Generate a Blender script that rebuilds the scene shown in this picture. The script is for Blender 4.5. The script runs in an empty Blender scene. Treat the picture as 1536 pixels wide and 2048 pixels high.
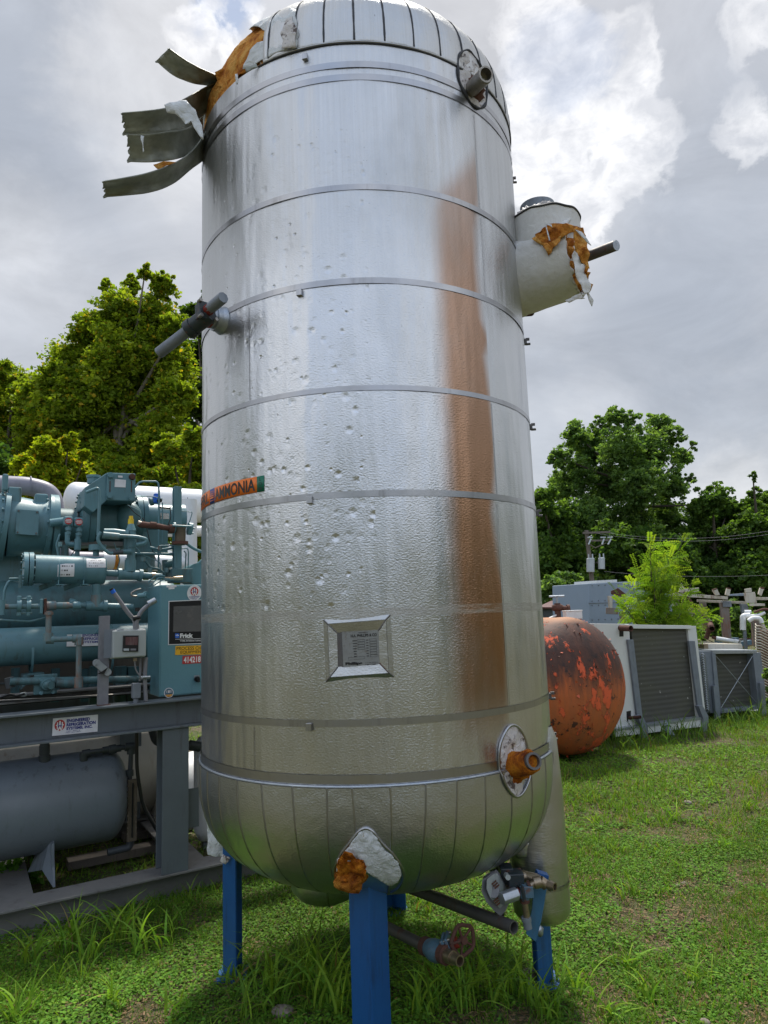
import bpy, math, random
import numpy as np
from mathutils import Vector, Matrix
from mathutils.geometry import delaunay_2d_cdt
random.seed(7); rng = np.random.default_rng(7)
PI = math.pi; sc = bpy.context.scene; COL = sc.collection
# ------------------------------------------------------------------ camera
FPX, PIT, ROL, EYE = 1383.0, math.radians(8.287), math.radians(2.12), 1.55
_z = Vector((-math.sin(ROL)*math.cos(PIT), math.cos(ROL)*math.cos(PIT), -math.sin(PIT)))
_y = (Vector((0, 0, -1)) - _z*(-_z.z)).normalized(); _x = _y.cross(_z)
CM = Matrix((_x, _y, _z))
cd = bpy.data.cameras.new('camera'); cam = bpy.data.objects.new('camera', cd); COL.objects.link(cam)
cam.matrix_world = Matrix.Translation((0, 0, EYE)) @ CM.to_4x4()
cd.sensor_fit = 'VERTICAL'; cd.sensor_height = 24; cd.lens = 24*FPX/2048; cd.clip_start = .05; cd.clip_end = 2000
sc.camera = cam
def ray(px, py): return CM @ Vector(((px-768)/FPX, (1024-py)/FPX, -1))
def gnd(px, py, z=0):
    d = ray(px, py); t = (z-EYE)/d.z; return Vector((d.x*t, d.y*t, z))
def atY(px, py, Y):
    d = ray(px, py); t = Y/d.y; return Vector((d.x*t, Y, EYE+d.z*t))
# ------------------------------------------------------------------ world, sun, exposure
SUN_EL, SUN_AZ = math.radians(64), math.radians(6)      # azimuth from +Y toward +X
w = bpy.data.worlds.new('World'); sc.world = w; w.use_nodes = True
nt = w.node_tree; nt.nodes.clear(); N = nt.nodes.new; L = nt.links.new
out = N('ShaderNodeOutputWorld'); bg = N('ShaderNodeBackground'); bg.inputs[1].default_value = .1
sky = N('ShaderNodeTexSky'); sky.sky_type = 'NISHITA'; sky.sun_disc = False
sky.sun_elevation = SUN_EL; sky.sun_rotation = SUN_AZ; sky.dust_density = 2
tc = N('ShaderNodeTexCoord')
def mth(op, a, b=None, c=None, clamp=False):
    n = nt.nodes.new('ShaderNodeMath'); n.operation = op; n.use_clamp = clamp
    for i, v in enumerate((a, b, c)):
        if v is None: continue
        if isinstance(v, (int, float)): n.inputs[i].default_value = v
        else: nt.links.new(v, n.inputs[i])
    return n.outputs[0]
def noise(vec, scale, detail=5, rough=.55, dist=0, tree=None):
    n = nt.nodes.new('ShaderNodeTexNoise'); n.inputs['Scale'].default_value = scale; n.inputs['Detail'].default_value = detail
    n.inputs['Roughness'].default_value = rough; n.inputs['Distortion'].default_value = dist
    if vec is not None: nt.links.new(vec, n.inputs['Vector'])
    return n.outputs['Fac']
def ramp(fac, stops):
    n = nt.nodes.new('ShaderNodeValToRGB'); e = n.color_ramp.elements
    C4_ = lambda c: (c, c, c, 1) if isinstance(c, (int, float)) else (*c, 1)
    e[0].position = stops[0][0]; e[0].color = C4_(stops[0][1]); e[1].position = stops[-1][0]; e[1].color = C4_(stops[-1][1])
    for p, c in stops[1:-1]: e.new(p).color = C4_(c)
    nt.links.new(fac, n.inputs[0]); return n.outputs[0]
def mixc(f, a, b, mode='MIX'):
    n = nt.nodes.new('ShaderNodeMix'); n.data_type = 'RGBA'; n.blend_type = mode
    for i, v in ((0, f), (6, a), (7, b)):
        if isinstance(v, (int, float)): n.inputs[i].default_value = v
        elif isinstance(v, tuple): n.inputs[i].default_value = (*v, 1)
        else: nt.links.new(v, n.inputs[i])
    return n.outputs[2]
def smooth(v, a, b):
    n = nt.nodes.new('ShaderNodeMapRange'); n.interpolation_type = 'SMOOTHSTEP'; n.clamp = True
    n.inputs[1].default_value = a; n.inputs[2].default_value = b; nt.links.new(v, n.inputs[0]); return n.outputs[0]
def vscale(vec, s, add=(0, 0, 0)):
    n = nt.nodes.new('ShaderNodeMapping'); n.inputs['Scale'].default_value = s; n.inputs['Location'].default_value = add
    nt.links.new(vec, n.inputs['Vector']); return n.outputs[0]
gen = tc.outputs['Generated']
sp = N('ShaderNodeSeparateXYZ'); L(gen, sp.inputs[0])
cz = mth('MAXIMUM', mth('ADD', sp.outputs[2], .28), .12)        # flatten the cloud layer toward the horizon
cmb = N('ShaderNodeCombineXYZ'); L(mth('DIVIDE', sp.outputs[0], cz), cmb.inputs[0]); L(mth('DIVIDE', sp.outputs[1], cz), cmb.inputs[1]); L(mth('MULTIPLY', sp.outputs[2], 1.2), cmb.inputs[2])
cv = cmb.outputs[0]
n1 = noise(vscale(cv, (1, 1, 1), (3.1, 1.7, 0)), 1.1, 9, .56, .25)
n2 = noise(vscale(cv, (1, 1, 1), (9.4, 4.2, 2)), 2.6, 10, .6, .3)
n3 = noise(gen, 6.5, 7, .6, .3); n4 = noise(vscale(gen, (1, 1, 1.6)), 22, 6, .6, .3)
def dirblob(px, py, rad, warp=.1, soft=.014):      # a cloud bank round a compass direction, edge broken by noise
    d = ray(px, py).normalized(); v = N('ShaderNodeVectorMath'); v.operation = 'DISTANCE'; L(gen, v.inputs[0]); v.inputs[1].default_value = d
    q = mth('ADD', v.outputs['Value'], mth('MULTIPLY', mth('SUBTRACT', n3, .5), warp*1.6))
    q = mth('ADD', q, mth('MULTIPLY', mth('SUBTRACT', n4, .5), warp*.7))
    return smooth(mth('SUBTRACT', rad, q), -soft, soft)
base = ramp(n1, [(.30, (4.8, 5.15, 5.75)), (.5, (5.8, 6.05, 6.5)), (.68, (6.6, 6.75, 7.1))])
base = mixc(mth('MULTIPLY', ramp(n2, [(.42, 0), (.68, 1)]), .35), base, (7.4, 7.5, 7.7))
for (px, py, r, f) in ((90, 110, .12, .75), (30, 260, .10, .5), (1440, 100, .10, .3), (1430, 480, .13, .55), (1330, 640, .12, .5), (150, 430, .08, .3), (1480, 860, .10, .45), (700, 900, .3, .3)):
    base = mixc(mth('MULTIPLY', dirblob(px, py, r, .12, .07), f), base, (4.2, 4.6, 5.25))
for (px, py, r, f) in ((330, 200, .11, .55), (420, 330, .09, .4), (1100, 460, .08, .4), (300, 30, .07, .5), (1460, 985, .045, .8), (40, 480, .05, .45), (960, 60, .07, .3)):
    base = mixc(mth('MULTIPLY', dirblob(px, py, r, .12, .05), f), base, (7.9, 7.95, 8.1))
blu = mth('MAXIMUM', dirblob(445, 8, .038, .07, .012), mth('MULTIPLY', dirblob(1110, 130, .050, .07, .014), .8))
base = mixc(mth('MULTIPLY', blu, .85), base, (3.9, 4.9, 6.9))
base = mixc(1.0, base, ramp(noise(vscale(gen, (1, 1, 2.2)), 4.2, 9, .62, .6), [(.32, .84), (.5, .98), (.68, 1.12)]), 'MULTIPLY')
cum = None
for (px, py, r) in ((1090, 330, .062), (1170, 210, .060), (1235, 150, .045), (1245, 290, .05), (1140, 420, .055), (1062, 120, .022), (1050, 60, .022), (1060, 220, .035), (1095, 20, .03), (1548, 5, .034), (1505, 262, .020), (400, 60, .03), (455, 95, .022), (510, 40, .012)):
    d_ = dirblob(px, py, r, .10, .009); cum = d_ if cum is None else mth('MAXIMUM', cum, d_)
shade = mixc(ramp(n4, [(.36, 0), (.6, 1)]), (8.3, 8.4, 8.7), (12.6, 12.5, 12.4))
base = mixc(mth('MULTIPLY', cum, mth('ADD', .35, mth('MULTIPLY', ramp(n3, [(.36, 0), (.56, 1)]), .6))), base, shade)
skyc = mixc(1.0, sky.outputs[0], (1.15, 1.15, 1.15), 'MULTIPLY')
base = mixc(.12, base, skyc)
bk = smooth(mth('SUBTRACT', mth('MULTIPLY', sp.outputs[2], .35), sp.outputs[1]), .0, .75)      # unseen sky behind the camera and overhead, brightened to light tank and machinery
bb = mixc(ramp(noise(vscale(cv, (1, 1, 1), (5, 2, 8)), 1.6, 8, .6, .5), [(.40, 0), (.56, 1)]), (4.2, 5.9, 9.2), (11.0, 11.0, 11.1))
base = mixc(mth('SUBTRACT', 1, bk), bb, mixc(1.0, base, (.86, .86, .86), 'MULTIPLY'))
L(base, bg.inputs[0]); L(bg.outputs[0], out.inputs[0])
sd = bpy.data.lights.new('sun', 'SUN'); sd.energy = 4.2; sd.angle = math.radians(6); sd.color = (1, .95, .86)
sun = bpy.data.objects.new('sun', sd); COL.objects.link(sun)
sv = Vector((math.sin(SUN_AZ)*math.cos(SUN_EL), math.cos(SUN_AZ)*math.cos(SUN_EL), math.sin(SUN_EL)))
sun.rotation_euler = sv.to_track_quat('Z', 'Y').to_euler()
sc.view_settings.view_transform = 'Standard'; sc.view_settings.look = 'None'; sc.view_settings.exposure = .3; sc.view_settings.gamma = 1
sc.render.engine = 'CYCLES'; sc.cycles.use_denoising = True; sc.cycles.max_bounces = 6; sc.cycles.transparent_max_bounces = 6
# ------------------------------------------------------------------ materials
def newmat(name):
    global nt
    m = bpy.data.materials.new(name); m.use_nodes = True; nt = m.node_tree; nt.nodes.clear()
    o = nt.nodes.new('ShaderNodeOutputMaterial'); b = nt.nodes.new('ShaderNodeBsdfPrincipled'); nt.links.new(b.outputs[0], o.inputs[0])
    t = nt.nodes.new('ShaderNodeTexCoord')
    return m, b, t.outputs['Object'], o
def setin(b, k, v):
    if isinstance(v, (int, float)): b.inputs[k].default_value = v
    elif isinstance(v, tuple): b.inputs[k].default_value = (*v, 1) if len(v) == 3 else v
    else: nt.links.new(v, b.inputs[k])
def bump(h, dist, strength=1, prev=None):
    n = nt.nodes.new('ShaderNodeBump'); n.inputs['Distance'].default_value = dist; n.inputs['Strength'].default_value = strength
    nt.links.new(h, n.inputs['Height'])
    if prev is not None: nt.links.new(prev, n.inputs['Normal'])
    return n.outputs[0]
def paint(name, c, c2=None, c3=None, rough=.5, metal=0, sc1=4, bumpd=.0006, bsc=60, amt=.6, streak=True, thr=.6, spec=.5):
    """painted or bare surface: base colour, mottled second colour, sparse third colour (rust or grime) in runs"""
    m, b, ob, o = newmat(name)
    c2 = c2 or tuple(x*.72 for x in c); c3 = c3 or tuple(x*.45 for x in c)
    f1 = noise(ob, sc1, 8, .6); col = mixc(mth('MULTIPLY', ramp(f1, [(.35, 0), (.65, 1)]), amt), c, c2)
    v = vscale(ob, (14, 14, 1.6)) if streak else ob
    f2 = noise(v, 1.5 if streak else sc1*2.2, 7, .65)
    f3 = noise(ob, sc1*.9, 6, .6)
    col = mixc(mth('MULTIPLY', ramp(f2, [(thr-.06, 0), (thr+.08, 1)]), mth('MULTIPLY', ramp(f3, [(.4, .15), (.6, 1)]), .85)), col, c3)
    setin(b, 'Base Color', col); setin(b, 'Metallic', metal); setin(b, 'Specular IOR Level', spec)
    setin(b, 'Roughness', mth('ADD', mth('MULTIPLY', mth('SUBTRACT', f1, .5), .35), rough))
    setin(b, 'Normal', bump(noise(ob, bsc, 4, .6), bumpd, 1)); return m
def plain(name, c, rough=.5, metal=0):
    m, b, ob, o = newmat(name); f = noise(ob, 30, 4)
    setin(b, 'Base Color', mixc(mth('MULTIPLY', ramp(f, [(.35, 0), (.7, 1)]), .35), c, tuple(x*.6 for x in c)))
    setin(b, 'Roughness', rough); setin(b, 'Metallic', metal); return m
M = {}
TEAL = (.105, .225, .255)
M['teal'] = paint('teal_paint', TEAL, (.075, .165, .19), (.06, .075, .06), .42, thr=.62)
M['teal_dark'] = paint('teal_paint_grimy', (.07, .16, .175), (.045, .10, .11), (.05, .055, .045), .5, thr=.55)
M['teal_rust'] = paint('teal_paint_rusting', (.13, .24, .255), (.08, .15, .17), (.23, .09, .04), .5, thr=.53)
M['panel_teal'] = paint('panel_teal', (.115, .26, .30), (.10, .22, .26), (.07, .13, .14), .4, amt=.4, thr=.68)
M['grey_frame'] = paint('grey_frame_paint', (.115, .135, .15), (.085, .10, .11), (.06, .055, .05), .5, thr=.6)
M['dusty_grey'] = paint('dusty_grey_steel', (.17, .165, .155), (.11, .11, .108), (.07, .055, .045), .8, streak=False, sc1=6)
M['grey_tank'] = paint('grey_tank_paint', (.175, .205, .235), (.14, .165, .19), (.06, .065, .065), .42, thr=.62)
M['dark_pipe'] = paint('dark_pipe_paint', (.055, .065, .072), (.035, .04, .044), (.03, .028, .025), .5)
M['beige'] = paint('weathered_beige_jacket', (.52, .49, .43), (.40, .37, .31), (.24, .13, .06), .6, thr=.62)
M['white_jacket'] = paint('white_pipe_jacket', (.74, .75, .76), (.62, .63, .64), (.5, .48, .44), .45, thr=.66, amt=.4)
M['mauve'] = paint('mauve_pipe_jacket', (.25, .24, .29), (.19, .185, .22), (.15, .14, .16), .45)
M['black'] = plain('black_plastic', (.012, .012, .013), .35)
M['screen'] = paint('dusty_screen', (.12, .118, .115), (.09, .09, .09), (.16, .15, .14), .22, streak=False, sc1=7)
M['white'] = plain('white_paint', (.78, .78, .76), .5)
M['label_white'] = plain('white_sticker', (.72, .72, .73), .4)
M['red'] = plain('red_paint', (.48, .035, .035), .45)
M['blue_ink'] = plain('blue_ink', (.02, .03, .22), .5)
M['yellow'] = plain('yellow_plastic', (.75, .52, .02), .4)
M['amber'] = plain('amber_sticker', (.82, .44, .02), .45)
M['orange_label'] = plain('orange_sticker', (.88, .20, .02), .42)
M['green_label'] = plain('green_sticker', (.0, .16, .09), .42)
M['navy_label'] = plain('navy_sticker', (.03, .06, .28), .42)
M['bright_blue'] = plain('bright_blue_plastic', (.01, .13, .6), .4)
M['conduit'] = plain('grey_conduit', (.2, .2, .215), .5)
M['box_grey'] = paint('pale_grey_box', (.36, .39, .38), (.31, .34, .33), (.2, .2, .19), .5, amt=.5, thr=.72)
M['galv'] = paint('galvanised_steel', (.42, .45, .48), (.3, .33, .36), (.22, .24, .27), .42, metal=.75, sc1=14, streak=False)
M['galv_dull'] = paint('dull_galvanised_steel', (.21, .235, .265), (.15, .17, .2), (.12, .13, .14), .55, metal=.3, sc1=9)
M['steel'] = paint('worn_steel', (.34, .32, .29), (.25, .235, .215), (.14, .08, .05), .42, metal=.85, sc1=10, thr=.6)
M['darksteel'] = paint('dark_worn_steel', (.13, .125, .12), (.09, .085, .085), (.13, .06, .035), .5, metal=.5, sc1=10)
M['rust'] = paint('rusted_steel', (.105, .042, .027), (.065, .03, .022), (.045, .028, .022), .85, sc1=12, streak=False, bumpd=.002)
M['blue'] = paint('blue_leg_paint', (.013, .09, .27), (.009, .06, .20), (.012, .03, .09), .42, thr=.62)
M['blue_pale'] = paint('faded_blue_plate', (.045, .15, .26), (.03, .12, .22), (.06, .10, .13), .5)
M['valve_blue'] = paint('valve_blue_paint', (.085, .165, .22), (.055, .11, .155), (.15, .06, .035), .45, sc1=20, streak=False, thr=.58)
M['dark_valve'] = paint('dark_valve_paint', (.022, .034, .040), (.015, .024, .028), (.17, .06, .035), .45, sc1=20, streak=False, thr=.6)
M['oxide_red'] = plain('red_oxide', (.22, .025, .015), .55)
M['brass'] = paint('tarnished_nickel', (.36, .29, .2), (.25, .2, .14), (.12, .08, .06), .35, metal=.85, sc1=20, streak=False)
M['plate_grey'] = paint('faded_nameplate', (.23, .235, .22), (.18, .18, .165), (.12, .09, .06), .5, streak=False, sc1=30)
M['asbestos'] = paint('rusty_sight_glass', (.13, .105, .07), (.09, .07, .045), (.05, .03, .02), .8, sc1=20, streak=False)
M['panel_white'] = paint('white_unit_paint', (.62, .63, .60), (.54, .55, .52), (.33, .31, .26), .5, amt=.4, thr=.66)
M['cabinet_blue'] = paint('blue_grey_cabinet', (.235, .30, .38), (.20, .26, .33), (.17, .2, .24), .5, amt=.4, thr=.7)
M['cream_rust'] = paint('cream_paint_rusting', (.52, .49, .42), (.42, .38, .3), (.16, .06, .03), .7, sc1=3, thr=.57)
M['rust_col'] = paint('rust_and_grey_column', (.21, .20, .19), (.17, .12, .09), (.2, .075, .03), .8, sc1=2, thr=.5)
M['roof'] = paint('rusty_roof', (.11, .045, .045), (.08, .03, .03), (.2, .17, .16), .6, sc1=2)
M['wood_grey'] = paint('weathered_wood', (.15, .13, .11), (.11, .095, .08), (.06, .05, .045), .85)
M['bark'] = paint('bark', (.085, .07, .052), (.055, .046, .035), (.03, .026, .02), .9, bumpd=.01, bsc=20)
M['bark_pale'] = paint('pale_bark', (.19, .17, .13), (.12, .105, .08), (.07, .06, .045), .9)
M['transformer'] = paint('pale_transformer', (.42, .46, .48), (.36, .4, .42), (.25, .26, .26), .45)
M['wire'] = plain('wire_black', (.03, .03, .03), .6)
M['stone'] = paint('stone', (.24, .20, .17), (.16, .13, .11), (.09, .07, .06), .9, sc1=25, streak=False, bumpd=.004)
def foam(name, c, c2, c3):
    m, b, ob, o = newmat(name); f = noise(ob, 18, 8, .65); g = noise(ob, 60, 6, .7)
    setin(b, 'Base Color', ramp(f, [(.34, c3), (.48, c2), (.62, c)])); setin(b, 'Roughness', .9); setin(b, 'Specular IOR Level', .15)
    setin(b, 'Normal', bump(g, .012, 1, bump(f, .03, .9))); return m
M['foam'] = foam('orange_foam', (.78, .42, .11), (.66, .27, .05), (.34, .10, .02))
M['foam_dark'] = foam('weathered_foam', (.62, .27, .045), (.46, .15, .02), (.16, .04, .012))
M['foam_rust'] = foam('rust_orange_foam', (.66, .24, .02), (.46, .13, .012), (.17, .04, .01))
def paper(name, c, c2, c3, thr=.62, bd=.013):
    m, b, ob, o = newmat(name); v = vscale(ob, (1, 1, 1)); f = noise(v, 7, 9, .7, 1.2); g = noise(v, 16, 5, .55, 2.5); h = noise(ob, 30, 5, .6)
    col = mixc(ramp(f, [(.45, 0), (.7, .8)]), c, c2); col = mixc(ramp(h, [(thr, 0), (thr+.08, .9)]), col, c3)
    setin(b, 'Base Color', col); setin(b, 'Roughness', .62); setin(b, 'Normal', bump(g, bd, .7)); return m
M['paper'] = paper('white_vapour_paper', (.60, .62, .62), (.46, .46, .42), (.25, .2, .11), .66)
M['paper_dirty'] = paper('weathered_mastic', (.58, .55, .52), (.42, .37, .34), (.05, .025, .018), .55)
M['mastic'] = plain('black_mastic', (.035, .036, .04), .7)
M['wrap'] = paper('white_vinyl_wrap', (.64, .63, .60), (.52, .50, .45), (.4, .37, .28), .68, .005)
def under(name):
    m, b, ob, o = newmat(name); f = noise(ob, 9, 7, .6)
    setin(b, 'Base Color', ramp(f, [(.3, (.17, .18, .15)), (.55, (.30, .315, .27)), (.75, (.46, .46, .42))])); setin(b, 'Roughness', .5); setin(b, 'Metallic', .15)
    setin(b, 'Normal', bump(f, .006, 1)); return m
M['under'] = under('coated_sheet_inside')
# --- embossed aluminium of the tank, in the tank's own cylinder coordinates
SEAMS = [3.199, 2.808, 2.381, 1.977, 1.163]
def jacket(name, kind='body'):
    m, b, ob, o = newmat(name)
    s = nt.nodes.new('ShaderNodeSeparateXYZ'); nt.links.new(ob, s.inputs[0]); x, y, z = s.outputs
    th = mth('ARCTAN2', x, mth('MULTIPLY', y, -1))
    c = nt.nodes.new('ShaderNodeCombineXYZ'); nt.links.new(mth('MULTIPLY', th, .777), c.inputs[0]); nt.links.new(z, c.inputs[2]); cyl = c.outputs[0]
    streak = noise(vscale(cyl, (95, 1, 1.3)), 1, 6, .7)
    streak2 = noise(vscale(cyl, (22, 1, .6)), 1, 4, .6)
    patch = noise(cyl, 2.4, 6, .6)
    hi = smooth(mth('ADD', z, mth('MULTIPLY', mth('SUBTRACT', patch, .5), .8)), 2.5, 3.35) if kind != 'low' else None
    col = mixc(ramp(patch, [(.3, 0), (.7, 1)]), (.54, .55, .555), (.66, .66, .655))
    rough = mth('ADD', .245, mth('MULTIPLY', patch, .12))
    cell = nt.nodes.new('ShaderNodeTexVoronoi'); cell.inputs['Scale'].default_value = 1; nt.links.new(vscale(cyl, (120, 1, 175)), cell.inputs['Vector'])
    emb = noise(vscale(cyl, (110, 1, 165)), 1, 2, .5)
    nrm = bump(emb, .0018, .6 if kind == 'pot' else .7)
    if kind == 'body':
        sh = mth('MULTIPLY', hi, mth('ADD', mth('MULTIPLY', ramp(streak, [(.38, 0), (.62, 1)]), .35), mth('MULTIPLY', ramp(streak2, [(.35, 0), (.65, 1)]), .3)))
        col = mixc(sh, col, (.50, .495, .48)); rough = mth('ADD', rough, mth('MULTIPLY', hi, .17))
        thd = mth('MULTIPLY', th, 57.2958)
        wob = mth('MULTIPLY', mth('SUBTRACT', noise(vscale(cyl, (1.3, 1, 2.3)), 1, 3, .5), .5), 12)
        L_ = smooth(mth('ADD', thd, mth('MULTIPLY', wob, .3)), 20, 28)
        # right edge: sharp where the next sheet overlaps, fading inside it elsewhere
        zr = mth('DIVIDE', mth('SUBTRACT', mth('ADD', z, mth('MULTIPLY', mth('SUBTRACT', noise(vscale(cyl, (5, 1, 5)), 1, 4, .6), .5), .10)), 1.1), 2.5)
        ins = ramp(zr, [((q_[0]-1.1)/2.5, q_[1]/12) for q_ in ((1.12, 5), (1.32, 3), (1.5, .2), (1.62, .3), (1.76, 4.5), (1.92, 8.5), (2.06, 4), (2.2, 1), (2.38, 3), (2.56, 6.5), (2.63, 1), (2.72, 7.5), (2.95, 9.5), (3.12, 8), (3.3, .4), (3.5, .2))])
        ins = mth('MULTIPLY', ins, 12)
        edge = mth('MINIMUM', smooth(mth('SUBTRACT', 41.5, thd), -.15, .15), smooth(mth('SUBTRACT', mth('SUBTRACT', 43.5, mth('MULTIPLY', ins, .42)), thd), -1.5, 2.8))
        top = smooth(mth('ADD', mth('SUBTRACT', 3.5, z), mth('MULTIPLY', mth('SUBTRACT', thd, 41), .016)), -.03, .12); bot = smooth(z, 1.0, 1.3)
        st = mth('MULTIPLY', mth('MULTIPLY', L_, edge), mth('MULTIPLY', top, bot))
        st = mth('MULTIPLY', st, mth('SUBTRACT', .93, mth('MULTIPLY', smooth(z, 2.9, 3.5), .35)))
        stc = mixc(smooth(z, 1.5, 3.2), (.39, .19, .08), (.36, .225, .15)); col = mixc(st, col, stc)
        band = mth('MULTIPLY', smooth(mth('ABSOLUTE', mth('SUBTRACT', z, 1.553)), .02, .014), ramp(noise(vscale(cyl, (9, 1, 60)), 1, 5), [(.35, .1), (.6, .75)]))
        col = mixc(band, col, (.42, .40, .35)); rough = mth('ADD', rough, mth('MULTIPLY', band, .3))
        # hail dents, on the left
        vd = nt.nodes.new('ShaderNodeTexVoronoi'); vd.inputs['Scale'].default_value = 1; vd.inputs['Randomness'].default_value = 1; nt.links.new(vscale(cyl, (25, 0, 25)), vd.inputs['Vector'])
        sz = mth('MULTIPLY', smooth(thd, 8, -14), mth('MULTIPLY', smooth(z, 1.45, 1.9), smooth(z, 3.6, 3.2)))
        keep = nt.nodes.new('ShaderNodeSeparateColor'); nt.links.new(vd.outputs['Color'], keep.inputs[0])
        keepf = mth('GREATER_THAN', mth('MULTIPLY', keep.outputs[0], mth('ADD', sz, .02)), .13)
        dent = mth('MULTIPLY', mth('MULTIPLY', smooth(mth('DIVIDE', vd.outputs['Distance'], mth('ADD', .35, mth('MULTIPLY', keep.outputs[2], .9))), .5, .0), keepf), mth('ADD', .35, keep.outputs[1]))
        nrm = bump(mth('SUBTRACT', 1, dent), .0020, 1, nrm)
        big = noise(vscale(cyl, (4.2, 1, .7)), 1, 3, .5); nrm = bump(big, .05, .75, nrm)
        big2 = noise(vscale(cyl, (9.0, 1, 3.5), (2, 0, 5)), 1, 2, .5); nrm = bump(big2, .006, .6, nrm)
        grime = mth('MULTIPLY', smooth(noise(vscale(cyl, (2.1, 1, 1.1), (5, 0, 2)), 1, 5, .6), .5, .72), .35); col = mixc(grime, col, (.33, .33, .31))
    elif kind == 'dome':
        sh = mth('ADD', mth('MULTIPLY', ramp(streak, [(.38, 0), (.62, 1)]), .4), .35)
        col = mixc(sh, col, (.50, .49, .46)); rough = mth('ADD', rough, .2)
        nrm = bump(noise(ob, 5, 4), .03, .6, nrm)
    else:
        nrm = bump(noise(ob, 4, 3), .02, .6, nrm)
        if kind == 'pot': col = mixc(ramp(patch, [(.35, 0), (.65, .6)]), (.54, .54, .52), (.44, .44, .41)); rough = mth('ADD', rough, .08)
        else: col = mixc(ramp(patch, [(.35, 0), (.65, .5)]), (.57, .59, .61), (.47, .485, .49)); rough = mth('ADD', rough, .04)
    # scratches and specks
    spk = noise(ob, 70, 3, .6); col = mixc(ramp(spk, [(.70, 0), (.76, .7)]), col, (.2, .19, .17))
    setin(b, 'Base Color', col); setin(b, 'Metallic', 1.0 if kind != 'dome' else .9); setin(b, 'Roughness', rough); setin(b, 'Normal', nrm)
    return m
M['jacket'] = jacket('embossed_aluminium_jacket'); M['dome'] = jacket('weathered_dome_jacket', 'dome')
M['head'] = jacket('bottom_head_jacket', 'low'); M['pot'] = jacket('pot_jacket', 'pot')
M['bandmetal'] = paint('banding_strip', (.42, .42, .425), (.33, .33, .335), (.25, .245, .24), .33, metal=1, sc1=5, bumpd=.0002)
def leafmat(name, rough=.5, trans=.35):
    m, b, ob, o = newmat(name); a = nt.nodes.new('ShaderNodeAttribute'); a.attribute_name = 'tint'
    setin(b, 'Base Color', a.outputs[0]); setin(b, 'Roughness', rough); setin(b, 'Specular IOR Level', .12)
    t = nt.nodes.new('ShaderNodeBsdfTranslucent'); nt.links.new(mixc(1.0, a.outputs[0], (1.5, 1.5, .55), 'MULTIPLY'), t.inputs[0])
    x = nt.nodes.new('ShaderNodeMixShader'); x.inputs[0].default_value = trans
    nt.links.new(b.outputs[0], x.inputs[1]); nt.links.new(t.outputs[0], x.inputs[2]); nt.links.new(x.outputs[0], o.inputs[0]); return m
M['leaf'] = leafmat('leaf', .55, .55); M['grassleaf'] = leafmat('grass_leaf', .65, .4)
def orangetank():
    m, b, ob, o = newmat('peeling_orange_paint'); s = nt.nodes.new('ShaderNodeSeparateXYZ'); nt.links.new(ob, s.inputs[0]); z = s.outputs[2]
    st = noise(vscale(ob, (9, 9, 1.0)), 1, 7, .65); n = noise(ob, 3.2, 8, .62); n_ = noise(ob, 9, 8, .7)
    dark = smooth(mth('ADD', z, mth('MULTIPLY', mth('SUBTRACT', st, .5), .9)), .62, .98)
    low = mixc(ramp(st, [(.35, 0), (.62, 1)]), (.50, .11, .025), (.34, .10, .035))
    up = mixc(ramp(st, [(.35, 0), (.65, 1)]), (.038, .017, .013), (.10, .036, .02))
    col = mixc(dark, low, up)
    flake = ramp(noise(vscale(ob, (1, 1, .55)), 5.5, 9, .66), [(.56, 0), (.585, 1)])
    col = mixc(mth('MULTIPLY', flake, .9), col, (.74, .11, .035)); col = mixc(ramp(n_, [(.59, 0), (.62, .9)]), col, (.03, .016, .013))
    col = mixc(mth('MULTIPLY', smooth(z, 1.36, 1.44), .75), col, (.46, .22, .11))
    setin(b, 'Base Color', col); setin(b, 'Roughness', .7); setin(b, 'Normal', bump(flake, .012, .8, bump(n_, .008, .8))); return m
M['orange_tank'] = orangetank(); M['flake'] = paint('red_paint_flake', (.58, .11, .035), (.4, .06, .025), (.3, .04, .02), .6, sc1=20, streak=False)
def finmat():
    m, b, ob, o = newmat('coil_fins'); s = nt.nodes.new('ShaderNodeSeparateXYZ'); nt.links.new(ob, s.inputs[0])
    wv = mth('SINE', mth('MULTIPLY', s.outputs[2], 2*PI/.058)); n = noise(vscale(ob, (1, 1, 1)), 2.3, 6)
    col = mixc(smooth(wv, -1, 1), (.068, .066, .057), (.086, .083, .073)); col = mixc(ramp(n, [(.4, 0), (.7, .5)]), col, (.10, .10, .06))
    col = mixc(ramp(noise(ob, 22, 3), [(.71, 0), (.74, .9)]), col, (.45, .44, .4))
    setin(b, 'Base Color', col); setin(b, 'Roughness', .7); setin(b, 'Metallic', .2); setin(b, 'Normal', bump(wv, .002, .5)); return m
M['fins'] = finmat()
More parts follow.
